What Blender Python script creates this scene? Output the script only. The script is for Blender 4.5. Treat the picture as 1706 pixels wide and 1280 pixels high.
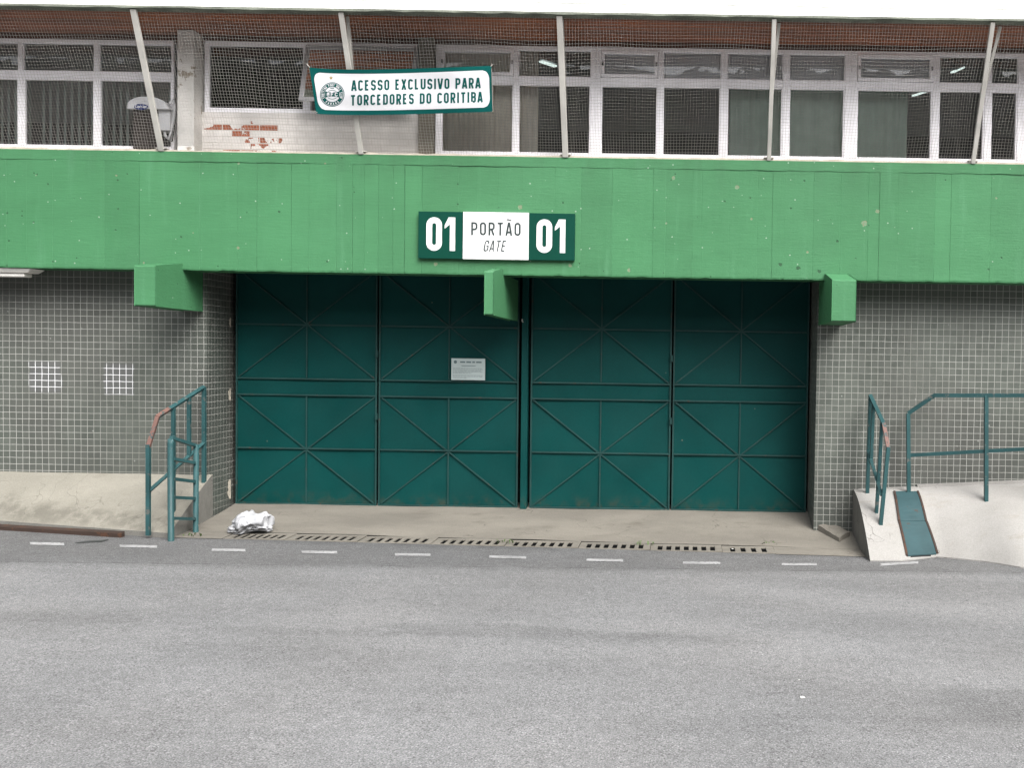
import bpy, math, random
from mathutils import Vector, Matrix
random.seed(7)
for o in list(bpy.data.objects): bpy.data.objects.remove(o)
S = bpy.context.scene
COL = S.collection
R = math.radians

# ------------------------------------------------------------------ camera, sky, sun, exposure
W, H = 1706.0, 1280.0
F, PPX, PPY = 1650.0, 1140.0, 640.0          # focal length and principal point of the photograph in its pixels
PITCH, ROLL = math.atan(50/1650), 0.0155
CAM = Vector((0, -10, 1.95))
X_ = Vector((1, 0, 0)); UP = Vector((0, math.sin(PITCH), math.cos(PITCH))); FW = Vector((0, math.cos(PITCH), -math.sin(PITCH)))
cr, sr = math.cos(ROLL), math.sin(ROLL)
cam = bpy.data.cameras.new('camera'); camo = bpy.data.objects.new('camera', cam); COL.objects.link(camo)
rt = X_*cr + UP*sr; up = UP*cr - X_*sr
M = Matrix((rt, up, -FW)).transposed().to_4x4(); M.translation = CAM
camo.matrix_world = M
cam.sensor_width = 36; cam.lens = F/W*36; cam.shift_x = (W/2-PPX)/W; cam.clip_end = 2000; cam.clip_start = .05
S.camera = camo
S.view_settings.view_transform = 'Standard'; S.view_settings.look = 'None'; S.view_settings.gamma = 1
S.view_settings.exposure = 1.7
SUN_EL, SUN_AZ = 47, 34                      # soft overcast sun behind the camera, a little to its right
w = bpy.data.worlds.new('World'); S.world = w; w.use_nodes = True
nt = w.node_tree; bg = nt.nodes['Background']
sky = nt.nodes.new('ShaderNodeTexSky'); sky.sky_type = 'NISHITA'; sky.sun_disc = False
sky.sun_elevation = R(SUN_EL); sky.sun_rotation = R(180-SUN_AZ); sky.air_density = 1.0; sky.dust_density = 4; sky.ozone_density = 1
hs = nt.nodes.new('ShaderNodeHueSaturation'); hs.inputs['Saturation'].default_value = .22
nt.links.new(sky.outputs[0], hs.inputs['Color']); nt.links.new(hs.outputs[0], bg.inputs[0]); bg.inputs[1].default_value = .11
sun = bpy.data.lights.new('sun', 'SUN'); sun.energy = 1.5; sun.angle = R(44); sun.color = (1, .98, .95)
suno = bpy.data.objects.new('sun', sun); COL.objects.link(suno)
sd = Vector((math.sin(R(SUN_AZ))*math.cos(R(SUN_EL)), -math.cos(R(SUN_AZ))*math.cos(R(SUN_EL)), math.sin(R(SUN_EL))))
suno.rotation_euler = sd.to_track_quat('Z', 'Y').to_euler()

# ------------------------------------------------------------------ measuring helpers
def ray(u, v):
    a, b = (u-PPX)/F, (PPY-v)/F
    a, b = a*cr-b*sr, a*sr+b*cr
    d = X_*a + UP*b + FW
    return d/d.y
def Pix(u, v, y):                            # the point at depth y seen at (u, v) of the photograph
    return CAM + ray(u, v)*(y-CAM.y)
def on(u, v, zf, t0=3.5, t1=14):             # the point of a height field seen at (u, v)
    d = ray(u, v); a, b = t0, t1
    for i in range(50):
        m = (a+b)/2; p = CAM+d*m
        if p.z > zf(p.x, p.y): a = m
        else: b = m
    return CAM+d*((a+b)/2)
def lerp(a, b, t): return a+(b-a)*t
def clamp(x, a, b): return max(a, min(b, x))
def rnd(a, b): return random.uniform(a, b)

# ------------------------------------------------------------------ object helpers
BASE = {}
YW, YG, YWIN = .42, .97, .20                 # tile wall, gate and window planes; the face of the beam is y = 0
zb0 = Pix(853, 459, 0).z; zt0 = Pix(853, 261, 0).z      # underside and top of the beam
class MB:
    def __init__(s): s.v = []; s.f = []; s.c = []; s.cc = 0.5
    def quad(s, *p):
        n = len(s.v); s.v += [Vector(q) for q in p]; s.f.append(tuple(range(n, n+len(p)))); s.c.append(s.cc)
    def box(s, x0, x1, y0, y1, z0, z1):
        P = [Vector((x, y, z)) for z in (z0, z1) for y in (y0, y1) for x in (x0, x1)]
        s.hexa(P)
    def hexa(s, P):                          # P: z-low (x0y0, x1y0, x0y1, x1y1), z-high the same
        n = len(s.v); s.v += [Vector(p) for p in P]
        for f in ((0, 2, 3, 1), (4, 5, 7, 6), (0, 1, 5, 4), (2, 6, 7, 3), (0, 4, 6, 2), (1, 3, 7, 5)):
            s.f.append(tuple(n+i for i in f)); s.c.append(s.cc)
    def bar(s, p, q, w, d=None, ref=(0, 1, 0)):   # w across, d along ref
        p, q = Vector(p), Vector(q); d = d or w; t = (q-p).normalized(); r = Vector(ref)
        if abs(t.dot(r)) > .98: r = Vector((1, 0, 0))
        a = t.cross(r).normalized(); b = a.cross(t).normalized()
        P = []
        for c in (p, q):
            for sb in (-.5, .5):
                for sa in (-.5, .5): P.append(c+a*sa*w+b*sb*d)
        s.hexa(P)
    def tube(s, pts, r, n=8, cap=True):
        pts = [Vector(p) for p in pts]; base = len(s.v); N = len(pts)
        for i, p in enumerate(pts):
            t = (pts[min(i+1, N-1)]-pts[max(i-1, 0)]).normalized()
            ref = Vector((0, 0, 1)) if abs(t.z) < .9 else Vector((0, 1, 0))
            a = t.cross(ref).normalized(); b = a.cross(t)
            rr = r[i] if isinstance(r, (list, tuple)) else r
            for k in range(n):
                an = 2*math.pi*k/n; s.v.append(p+(a*math.cos(an)+b*math.sin(an))*rr)
        for i in range(N-1):
            for k in range(n):
                k2 = (k+1) % n
                s.f.append((base+i*n+k, base+i*n+k2, base+(i+1)*n+k2, base+(i+1)*n+k)); s.c.append(s.cc)
        if cap:
            s.f.append(tuple(base+k for k in range(n))); s.f.append(tuple(base+(N-1)*n+k for k in range(n))); s.c += [s.cc]*2
    def grid(s, fn, us, vs):
        base = len(s.v); nu = len(us)
        for v in vs:
            for u in us: s.v.append(Vector(fn(u, v)))
        for j in range(len(vs)-1):
            for i in range(nu-1):
                s.f.append((base+j*nu+i, base+j*nu+i+1, base+(j+1)*nu+i+1, base+(j+1)*nu+i)); s.c.append(s.cc)
    def build(s, name, m, parent=None, bevel=0, smooth=False, vcol=False):
        off = BASE.get(parent.name, Vector((0, 0, 0))) if parent else Vector((0, 0, 0))
        me = bpy.data.meshes.new(name)
        me.from_pydata([tuple(v-off) for v in s.v], [], s.f); me.update()
        if vcol:
            at = me.attributes.new('tone', 'FLOAT', 'FACE')
            for i, c in enumerate(s.c): at.data[i].value = c
        o = bpy.data.objects.new(name, me); COL.objects.link(o)
        me.materials.append(m)
        if parent: o.parent = parent; BASE[o.name] = off
        if smooth:
            for p in me.polygons: p.use_smooth = True
        if bevel:
            b = o.modifiers.new('edge', 'BEVEL'); b.width = bevel; b.segments = 2; b.limit_method = 'ANGLE'
        return o
def tag(o, label, cat, group=None, kind=None):
    o['label'] = label; o['category'] = cat
    if group: o['group'] = group
    if kind: o['kind'] = kind
    return o
def thing(name, loc, label, cat, group=None):
    o = bpy.data.objects.new(name, None); COL.objects.link(o); o.location = loc; o.empty_display_size = .1
    BASE[o.name] = Vector(loc)
    return tag(o, label, cat, group)
def structure(o): o['kind'] = 'structure'; return o

# ------------------------------------------------------------------ material helpers
class Mat:
    def __init__(s, name, col=(.5, .5, .5), rough=.7, metal=0, spec=.5, k=.6):
        s.k = k; col = tuple(c*k for c in col)
        s.m = bpy.data.materials.new(name); s.m.use_nodes = True; s.t = s.m.node_tree
        s.b = s.t.nodes['Principled BSDF']
        s.b.inputs['Base Color'].default_value = (*col, 1); s.b.inputs['Roughness'].default_value = rough
        s.b.inputs['Metallic'].default_value = metal; s.b.inputs['Specular IOR Level'].default_value = spec
        s._pos = None
    def n(s, kind, **kw):
        nd = s.t.nodes.new('ShaderNode'+kind)
        for k, v in kw.items(): setattr(nd, k, v)
        return nd
    def link(s, a, b): s.t.links.new(a, b)
    def setin(s, sock, v):
        if hasattr(v, 'is_output'): s.link(v, sock)
        elif isinstance(v, tuple) and len(v) == 3 and sock.type == 'RGBA': sock.default_value = (*v, 1)
        else: sock.default_value = v
    def pos(s):
        if s._pos is None: s._pos = s.n('NewGeometry').outputs['Position']
        return s._pos
    def vec(s, sc=(1, 1, 1), src=None):
        mp = s.n('VectorMath', operation='MULTIPLY'); s.setin(mp.inputs[0], src or s.pos()); mp.inputs[1].default_value = sc
        return mp.outputs[0]
    def xyz(s, src=None):
        x = s.n('SeparateXYZ'); s.link(src or s.pos(), x.inputs[0]); return x.outputs
    def math(s, op, a, b=0., c=None, cl=False):
        m = s.n('Math', operation=op, use_clamp=cl); s.setin(m.inputs[0], a); s.setin(m.inputs[1], b)
        if c is not None: s.setin(m.inputs[2], c)
        return m.outputs[0]
    def noise(s, scale=5, detail=4, rough=.55, sc=None, dist=0.):
        n = s.n('TexNoise'); n.inputs['Scale'].default_value = scale; n.inputs['Detail'].default_value = detail
        n.inputs['Roughness'].default_value = rough; n.inputs['Distortion'].default_value = dist
        s.link(s.vec(sc) if sc else s.pos(), n.inputs['Vector']); return n.outputs['Fac']
    def voro(s, scale=5, feature='F1', sc=None, rand=1.):
        n = s.n('TexVoronoi', feature=feature); n.inputs['Scale'].default_value = scale; n.inputs['Randomness'].default_value = rand
        s.link(s.vec(sc) if sc else s.pos(), n.inputs['Vector']); return n
    def remap(s, v, a, b, c=0., d=1.):
        m = s.n('MapRange'); m.interpolation_type = 'SMOOTHSTEP'; s.setin(m.inputs[0], v)
        for i, k in enumerate((a, b, c, d)): m.inputs[1+i].default_value = k
        return m.outputs[0]
    def mix(s, f, a, b, mode='MIX'):
        m = s.n('Mix', data_type='RGBA', blend_type=mode); s.setin(m.inputs[0], f)
        s.setin(m.inputs[6], a); s.setin(m.inputs[7], b); return m.outputs[2]
    def scale(s, col, f):                    # colour times a grey factor
        m = s.n('VectorMath', operation='SCALE'); s.setin(m.inputs[0], col); s.setin(m.inputs[3], f); return m.outputs[0]
    def rgb(s, c):
        r = s.n('RGB'); r.outputs[0].default_value = (*c, 1); return r.outputs[0]
    def bump(s, h, strength=.3, dist=.01):
        b = s.n('Bump'); b.inputs['Strength'].default_value = strength; b.inputs['Distance'].default_value = dist
        s.link(h, b.inputs['Height']); s.link(b.outputs[0], s.b.inputs['Normal'])
    def col(s, c): s.setin(s.b.inputs['Base Color'], s.scale(c, s.k))
    def rough(s, c): s.setin(s.b.inputs['Roughness'], c)

def simple(name, col, rough=.6, metal=0, var=.12, scale=6, bump=0., spec=.5, k=.6):
    m = Mat(name, col, rough, metal, spec, k)
    f = m.math('ADD', m.remap(m.noise(scale, 5), .25, .75, 1-var, 1+var), m.remap(m.noise(scale*14, 3), .3, .7, -var*.4, var*.4))
    m.col(m.scale(m.rgb(col), f))
    if bump: m.bump(m.noise(scale*20, 4), bump, .004)
    return m.m

# green board-marked concrete paint
def green_paint():
    m = Mat('green_paint', rough=.6, spec=.2)
    a = m.n('Attribute'); a.attribute_name = 'tone'
    tone = m.remap(a.outputs['Fac'], 0, 1, .95, 1.05)
    big = m.remap(m.noise(.9, 5, sc=(1, 1, 2.2)), .3, .7, .93, 1.07)
    grain = m.remap(m.noise(9, 6, .65, sc=(.5, 1, 6)), .3, .7, .96, 1.04)
    c = m.scale(m.rgb((.082, .272, .121)), m.math('MULTIPLY', m.math('MULTIPLY', tone, big), grain))
    c = m.mix(m.remap(m.noise(.5, 3), .4, .65, 0, .25), c, (.105, .300, .150))
    streak = m.remap(m.noise(7, 4, .6, sc=(1, 1, .09)), .56, .78, 0, .30)   # pale runs down the face
    c = m.mix(streak, c, (.17, .43, .24))
    dark = m.remap(m.noise(5, 5, .65, sc=(1.3, 1, .16)), .56, .8, 0, .26)
    c = m.mix(dark, c, (.04, .22, .075))
    xz = m.xyz(); gr = m.math('MULTIPLY', m.remap(xz[2], zt0-.42, zt0-.04), m.remap(m.noise(3.5, 6, .7, sc=(1, 1, .25)), .42, .72, 0, .30))   # grime washed from the ledge
    c = m.mix(gr, c, (.06, .15, .075))
    v = m.voro(7.5); d = v.outputs['Distance']; rc = m.xyz(v.outputs['Color'])
    pit = m.math('MULTIPLY', m.remap(m.math('ADD', d, m.math('MULTIPLY', m.noise(50, 3), .10)), .09, .15, 1, 0), m.remap(rc[0], .62, .64))
    c = m.mix(m.math('MULTIPLY', pit, .75), c, (.035, .10, .05))
    v2 = m.voro(11); rc2 = m.xyz(v2.outputs['Color'])
    chip = m.math('MULTIPLY', m.remap(m.math('ADD', v2.outputs['Distance'], m.math('MULTIPLY', m.noise(60, 2), .12)), .10, .16, 1, 0), m.remap(rc2[1], .86, .88))
    c = m.mix(m.math('MULTIPLY', chip, .8), c, (.45, .60, .47))
    # scars, pits and chips that the beam carries at these places
    edge = m.math('MULTIPLY', m.math('SUBTRACT', m.noise(42, 4, .6), .5), 3.4); nz2 = m.noise(70, 3)
    def spots(pts):
        f = None
        for u, v, r in pts:
            r = r*.62; p = Pix(u, v, 0); dx = m.math('MULTIPLY', m.math('SUBTRACT', xz[0], p.x), 1/r); dz = m.math('MULTIPLY', m.math('SUBTRACT', xz[2], p.z), 1/r)
            d_ = m.math('ADD', m.math('ADD', m.math('MULTIPLY', dx, dx), m.math('MULTIPLY', dz, dz)), edge); k_ = m.remap(d_, .7, 1.05, 1, 0)
            f = k_ if f is None else m.math('MAXIMUM', f, k_)
        return f
    pale = spots([(866, 345, .040), (398, 272, .022), (397, 413, .026), (194, 292, .016), (322, 388, .012), (542, 272, .02), (1122, 296, .03), (1228, 312, .035), (1462, 352, .035), (1440, 372, .05), (950, 442, .03), (726, 440, .03), (1660, 330, .02), (1252, 365, .02), (1110, 372, .02), (60, 292, .012), (240, 438, .018), (1048, 450, .03), (1345, 420, .02)])
    c = m.mix(m.math('MULTIPLY', pale, .55), c, m.mix(m.remap(nz2, .45, .55), (.32, .42, .30), (.40, .33, .22)))
    pits = spots([(465, 353, .022), (302, 395, .018), (196, 300, .016), (197, 348, .016), (56, 370, .018), (212, 290, .014), (62, 290, .012), (590, 320, .012), (1395, 402, .022), (1125, 290, .014), (1118, 300, .014), (1330, 447, .035), (1365, 452, .03), (1300, 441, .03), (1250, 330, .014), (1575, 300, .014), (545, 436, .016), (128, 430, .012), (88, 436, .014), (1005, 452, .012), (1105, 455, .012)])
    c = m.mix(m.math('MULTIPLY', pits, .7), c, (.03, .075, .04))
    m.col(c)
    pit = m.math('MAXIMUM', pit, m.math('MAXIMUM', pits, m.math('MULTIPLY', pale, .6)))
    h = m.math('ADD', m.noise(10, 6, .7, sc=(.6, 1, 6)), m.math('ADD', m.math('MULTIPLY', pit, -1.2), m.math('MULTIPLY', m.noise(45, 4), .5)))
    m.bump(h, .45, .006)
    return m.m

TILE = .0682
def tile():
    m = Mat('glazed_mosaic_tile', rough=.38)
    x, y, z = m.xyz()
    wob = m.noise(3.5, 3); wob2 = m.noise(4.1, 3, sc=(1.3, 1.2, 1))
    uu = m.math('ADD', m.math('ADD', x, y), m.math('MULTIPLY', m.math('SUBTRACT', wob, .5), .012))
    vv = m.math('ADD', z, m.math('MULTIPLY', m.math('SUBTRACT', wob2, .5), .010))
    cv = m.n('CombineXYZ'); m.link(uu, cv.inputs[0]); m.link(vv, cv.inputs[1])
    b = m.n('TexBrick', offset=0, squash=1); m.link(cv.outputs[0], b.inputs['Vector'])
    b.inputs['Scale'].default_value = 1; b.inputs['Brick Width'].default_value = TILE; b.inputs['Row Height'].default_value = TILE
    b.inputs['Mortar Size'].default_value = .0028; b.inputs['Mortar Smooth'].default_value = .25; b.inputs['Bias'].default_value = 0
    b.inputs['Color1'].default_value = (.108, .122, .105, 1); b.inputs['Color2'].default_value = (.142, .156, .135, 1)
    b.inputs['Mortar'].default_value = (0, 0, 0, 1)
    f = b.outputs['Fac']
    tilec = m.mix(m.remap(m.noise(.8, 4), .35, .7, 0, .55), b.outputs['Color'], (.120, .117, .108))
    tilec = m.scale(tilec, m.remap(m.noise(1.3, 6, sc=(1, 1, .5)), .3, .7, .82, 1.12))
    dirt = m.remap(m.noise(1.1, 5, .6), .3, .68)
    mort = m.mix(dirt, (.30, .30, .265), (.55, .55, .51))
    # scrubbed patches where old notices were removed: bright joints
    masks = None
    for (u, v) in ((75, 628), (197, 632)):
        p = Pix(u, v, .42)
        mm = m.math('MULTIPLY', m.remap(m.math('ABSOLUTE', m.math('SUBTRACT', m.math('ADD', x, m.math('MULTIPLY', m.math('SUBTRACT', wob, .5), .15)), p.x)), .14, .17, 1, 0),
                    m.remap(m.math('ABSOLUTE', m.math('SUBTRACT', z, p.z)), .14, .18, 1, 0))
        masks = mm if masks is None else m.math('MAXIMUM', masks, mm)
    mort = m.mix(masks, mort, (1.4, 1.4, 1.42))
    tilec = m.mix(m.math('MULTIPLY', masks, .35), tilec, (.20, .195, .21))
    spl = m.voro(9); sc_ = m.xyz(spl.outputs['Color'])
    sp = m.math('MULTIPLY', m.remap(m.math('ADD', spl.outputs['Distance'], m.math('MULTIPLY', m.noise(70, 2), .15)), .13, .17, 1, 0), m.remap(sc_[0], .90, .91))
    c = m.mix(f, tilec, mort); c = m.mix(m.math('MULTIPLY', sp, .5), c, (.55, .56, .52))
    m.col(c)
    m.rough(m.math('ADD', m.math('MULTIPLY', f, .45), m.remap(m.noise(12, 3), .3, .7, .28, .5)))
    m.bump(m.math('ADD', m.math('MULTIPLY', f, -1.), m.math('MULTIPLY', m.noise(20, 2), .25)), .5, .003)
    return m.m

def asphalt():
    m = Mat('worn_asphalt', rough=.9, spec=.25)
    x, y, z = m.xyz()
    fine = m.noise(130, 3, .7); v = m.voro(75); r = m.xyz(v.outputs['Color'])
    stone = m.math('MULTIPLY', m.remap(v.outputs['Distance'], .25, .5, 1, 0), r[0])
    g = m.math('ADD', m.remap(fine, .3, .7, .125, .335), m.math('MULTIPLY', stone, .16))
    g = m.math('SUBTRACT', g, m.remap(m.noise(55, 5, .75), .50, .70, 0, .12))
    g = m.math('MULTIPLY', g, m.remap(m.noise(14, 5, .7), .35, .68, .90, 1.06))
    band = m.remap(m.noise(1, 5, .55, sc=(.16, .95, 1), dist=.3), .34, .66, .95, 1.04)
    blot = m.remap(m.noise(.7, 6, .6, sc=(.7, 1.6, 1)), .32, .7, .90, 1.10)
    tyre = m.remap(m.noise(1.5, 4, .5, sc=(.12, 1.9, 1)), .60, .76, 1, .88)
    g = m.math('MULTIPLY', m.math('MULTIPLY', g, band), m.math('MULTIPLY', blot, tyre))
    # newer, smoother strip in front of the drain
    seam = m.math('ADD', m.math('MULTIPLY', x, .08), -1.16)
    s = m.math('SUBTRACT', m.math('ADD', y, m.math('MULTIPLY', m.math('SUBTRACT', m.noise(2.2, 4), .5), .16)), seam)
    strip = m.remap(s, -.30, .14)
    g = m.math('MULTIPLY', g, m.remap(strip, 0, 1, 1.04, .72))
    crack = m.math('MULTIPLY', m.remap(m.math('ABSOLUTE', s), .0, .018, 1, 0), m.remap(m.noise(3, 4), .40, .56))
    g = m.math('MULTIPLY', g, m.remap(crack, 0, 1, 1, .6))
    for (u, v, rx_, ry_, st) in ((860, 1058, 1.05, .16, .26), (1130, 1068, .55, .10, .20), (500, 1062, .9, .12, .14), (1670, 1170, .45, .30, .30), (1600, 985, .9, .25, .16), (90, 1050, .8, .25, .12), (1180, 1215, .6, .2, .10)):
        p = on(u, v, lambda a_, b_: .01)
        dx = m.math('DIVIDE', m.math('SUBTRACT', x, p.x), rx_); dy = m.math('DIVIDE', m.math('SUBTRACT', y, p.y), ry_)
        d_ = m.math('ADD', m.math('ADD', m.math('MULTIPLY', dx, dx), m.math('MULTIPLY', dy, dy)), m.math('MULTIPLY', m.math('SUBTRACT', m.noise(4.5, 5, .65, sc=(.5, 1, 1)), .5), 3.2))
        g = m.math('MULTIPLY', g, m.remap(d_, .1, 1.5, 1-st*.6, 1))
    near = m.remap(y, -.62, -.34, 0, 1)
    g = m.math('MULTIPLY', g, m.math('SUBTRACT', 1, m.math('MULTIPLY', near, m.remap(m.noise(2.5, 4), .3, .7, .0, .3))))
    tint = m.mix(m.remap(m.noise(.55, 4), .35, .65), (1.0, 1.0, 1.01), (1.01, 1.0, 1.0))
    tint = m.mix(m.remap(m.noise(1.6, 5, sc=(.35, 1, 1)), .66, .76, 0, .35), tint, (.98, .90, .86))
    m.col(m.scale(tint, m.math('MULTIPLY', g, 1.07)))
    m.bump(m.math('ADD', fine, stone), .5, .004)
    return m.m

def concrete(name, c1, c2, stain, crack=.5, bandy=None, sc=1.):
    m = Mat(name, rough=.88, spec=.25)
    c = m.mix(m.remap(m.noise(1.2*sc, 6, .62, sc=(.7, 1.5, 1)), .33, .68), c1, c2)
    c = m.mix(m.remap(m.noise(3.1*sc, 6, .7, sc=(.6, 1.7, 1)), .55, .78, 0, .75), c, stain)
    c = m.scale(c, m.remap(m.noise(90, 4, .7), .3, .7, .88, 1.10))
    if bandy:
        x, y, z = m.xyz()
        yy = m.math('ADD', m.math('ADD', y, m.math('MULTIPLY', x, bandy[2])), m.math('MULTIPLY', m.math('SUBTRACT', m.noise(2.2, 5), .5), .28))
        f = m.math('MULTIPLY', m.remap(m.math('ABSOLUTE', m.math('SUBTRACT', yy, bandy[0])), .02, bandy[1], 1, 0), m.remap(m.noise(7, 5, .7), .35, .62, .05, .55))
        c = m.mix(f, c, (.13, .12, .10))
    v = m.voro(1.1*sc, 'DISTANCE_TO_EDGE')
    vx = m.n('VectorMath', operation='ADD')
    nz = m.n('TexNoise'); nz.inputs['Scale'].default_value = 3; m.link(m.pos(), nz.inputs['Vector'])
    m.link(m.pos(), vx.inputs[0]); m.link(nz.outputs['Color'], vx.inputs[1]); m.link(vx.outputs[0], v.inputs['Vector'])
    ck = m.math('MULTIPLY', m.remap(v.outputs['Distance'], .001, .007, 1, 0), m.remap(m.noise(1.7, 3), .52, .6))
    c = m.mix(m.math('MULTIPLY', ck, crack), c, (.10, .085, .07))
    m.col(c); m.bump(m.math('ADD', m.noise(35, 6, .7), m.math('MULTIPLY', ck, -1)), .45, .006)
    return m.m

def gate_paint(name, c, cd):
    m = Mat(name, c, .5, 0, .12)
    f = m.remap(m.noise(1.1, 5), .3, .7, .86, 1.12)
    cc = m.scale(m.rgb(c), m.math('MULTIPLY', f, m.remap(m.noise(40, 3), .3, .7, .96, 1.04)))
    x, y, z = m.xyz()
    low = m.math('MULTIPLY', m.remap(z, .22, .40, 1, 0), m.remap(m.noise(9, 5, .7), .42, .7))
    cc = m.mix(m.math('MULTIPLY', low, .6), cc, cd)
    v = m.voro(5); r = m.xyz(v.outputs['Color'])
    ch = m.math('MULTIPLY', m.remap(v.outputs['Distance'], .03, .05, 1, 0), m.remap(r[0], .85, .86))
    cc = m.mix(m.math('MULTIPLY', ch, .5), cc, (.25, .27, .2))
    scr = m.remap(m.noise(6, 5, .6, sc=(1, 1, .12)), .6, .78, 0, .16)
    cc = m.mix(scr, cc, (.025, .12, .10))
    m.col(cc); m.rough(m.remap(m.noise(3, 4), .3, .7, .42, .62)); m.bump(m.noise(2.2, 3, sc=(1, 1, .7)), .12, .02)
    return m.m

def worn_paint(name, c, under, amt=.6, scale=9, rough=.55, k=.6):
    m = Mat(name, c, rough, 0, .25, k)
    f = m.remap(m.noise(scale, 6, .72), amt, amt+.05)
    cc = m.scale(m.rgb(c), m.remap(m.noise(3, 5), .3, .7, .82, 1.15))
    cc = m.mix(f, cc, under); m.col(cc); m.bump(m.math('MULTIPLY', f, -1.), .4, .002)
    return m.m

def wood():
    m = Mat('varnished_wood_boards', rough=.5, k=1.1)
    x, y, z = m.xyz()
    st = m.math('FLOOR', m.math('DIVIDE', y, .092))
    seg = m.math('FLOOR', m.math('DIVIDE', m.math('ADD', x, m.math('MULTIPLY', st, 1.37)), 2.3))
    wn = m.n('TexWhiteNoise', noise_dimensions='2D'); cv = m.n('CombineXYZ'); m.link(st, cv.inputs[0]); m.link(seg, cv.inputs[1]); m.link(cv.outputs[0], wn.inputs['Vector'])
    g = m.noise(3, 6, .65, sc=(.5, 14, 1))
    c = m.mix(m.remap(g, .3, .7), (.10, .028, .010), (.27, .078, .022))
    c = m.scale(c, m.remap(wn.outputs['Value'], 0, 1, .72, 1.3))
    c = m.mix(m.remap(m.noise(.8, 4), .45, .7, 0, .5), c, (.36, .11, .025))
    fr = m.math('FRACT', m.math('DIVIDE', y, .092))
    gap = m.math('GREATER_THAN', m.math('ABSOLUTE', m.math('SUBTRACT', fr, .5)), .455)
    c = m.mix(m.math('MULTIPLY', gap, .85), c, (.02, .008, .005)); m.col(c)
    m.bump(m.math('MULTIPLY', gap, -1.), .6, .004)
    return m.m

def brick():
    m = Mat('whitewashed_brick', rough=.85, k=1.08)
    x, y, z = m.xyz(); cv = m.n('CombineXYZ'); m.link(x, cv.inputs[0]); m.link(z, cv.inputs[1])
    b = m.n('TexBrick', offset=.5); m.link(cv.outputs[0], b.inputs['Vector'])
    b.inputs['Scale'].default_value = 1; b.inputs['Brick Width'].default_value = .19; b.inputs['Row Height'].default_value = .064
    b.inputs['Mortar Size'].default_value = .006; b.inputs['Mortar Smooth'].default_value = .4
    b.inputs['Color1'].default_value = (0, 0, 0, 1); b.inputs['Color2'].default_value = (1, 1, 1, 1); b.inputs['Mortar'].default_value = (0, 0, 0, 1)
    cell = m.xyz(b.outputs['Color'])[0]
    c_ = Pix(392, 228, YWIN-.03)
    dx = m.math('DIVIDE', m.math('SUBTRACT', x, c_.x), .42); dz = m.math('DIVIDE', m.math('SUBTRACT', z, c_.z), .16)
    d = m.math('SQRT', m.math('ADD', m.math('MULTIPLY', dx, dx), m.math('MULTIPLY', dz, dz)))
    sc = m.math('ADD', m.math('SUBTRACT', cell, m.math('MULTIPLY', d, .42)), m.math('MULTIPLY', m.math('SUBTRACT', m.noise(7, 4, .6), .5), 1.5))
    bare = m.math('MULTIPLY', m.math('GREATER_THAN', sc, .45), m.remap(b.outputs['Fac'], .2, .5, 1, 0))
    wh = m.scale(m.rgb((.62, .59, .565)), m.remap(m.noise(2.5, 5), .3, .7, .82, 1.1))
    wh = m.mix(m.math('MULTIPLY', b.outputs['Fac'], .35), wh, (.42, .38, .34))
    rd = m.scale(m.rgb((.30, .095, .048)), m.remap(m.noise(30, 4), .3, .7, .7, 1.2))
    m.col(m.mix(bare, wh, rd)); m.bump(m.math('SUBTRACT', m.math('MULTIPLY', b.outputs['Fac'], -1.), m.math('MULTIPLY', bare, .6)), .6, .006)
    return m.m

def glass(name, tint=(.90, .91, .91)):
    mm = bpy.data.materials.new(name); mm.use_nodes = True; t = mm.node_tree
    for n in list(t.nodes):
        if n.type != 'OUTPUT_MATERIAL': t.nodes.remove(n)
    out = t.nodes[0]
    tr = t.nodes.new('ShaderNodeBsdfTransparent'); tr.inputs[0].default_value = (*tint, 1)
    gl = t.nodes.new('ShaderNodeBsdfGlossy'); gl.inputs['Roughness'].default_value = .015; gl.inputs[0].default_value = (1, 1, 1, 1)
    g = t.nodes.new('ShaderNodeNewGeometry'); nz = t.nodes.new('ShaderNodeTexNoise'); nz.inputs['Scale'].default_value = 2.4
    t.links.new(g.outputs['Position'], nz.inputs['Vector'])
    bp = t.nodes.new('ShaderNodeBump'); bp.inputs['Strength'].default_value = .10; bp.inputs['Distance'].default_value = .02
    t.links.new(nz.outputs['Fac'], bp.inputs['Height']); t.links.new(bp.outputs[0], gl.inputs['Normal'])
    fr = t.nodes.new('ShaderNodeFresnel'); fr.inputs[0].default_value = 1.75
    mx = t.nodes.new('ShaderNodeMixShader')
    t.links.new(fr.outputs[0], mx.inputs[0]); t.links.new(tr.outputs[0], mx.inputs[1]); t.links.new(gl.outputs[0], mx.inputs[2])
    t.links.new(mx.outputs[0], out.inputs[0])
    return mm

def emit(name, c, s):
    m = Mat(name, c); m.b.inputs['Emission Color'].default_value = (*c, 1); m.b.inputs['Emission Strength'].default_value = s
    return m.m

MGREEN = green_paint(); MTILE = tile(); MASPH = asphalt()
MSLABL = concrete('cream_concrete', (.30, .285, .24), (.38, .36, .305), (.23, .21, .175), .3, (-1.30, .16, .2))
MSLABR = concrete('pale_concrete', (.38, .366, .342), (.435, .422, .40), (.32, .28, .23), .6)
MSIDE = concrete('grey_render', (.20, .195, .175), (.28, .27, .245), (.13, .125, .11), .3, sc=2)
MAPRON = concrete('stained_concrete', (.215, .198, .170), (.29, .268, .228), (.15, .13, .105), .7)
MDRAIN = concrete('grating_concrete', (.215, .198, .170), (.29, .268, .228), (.15, .13, .105), .2, sc=2)
MGATE = gate_paint('teal_gate_paint', (.003, .067, .063), (.07, .075, .05))
MBARS = worn_paint('faded_bar_paint', (.019, .074, .069), (.075, .065, .05), .60, 12)
MGUT = simple('wet_silt', (.030, .027, .022), .8, k=1)
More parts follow.
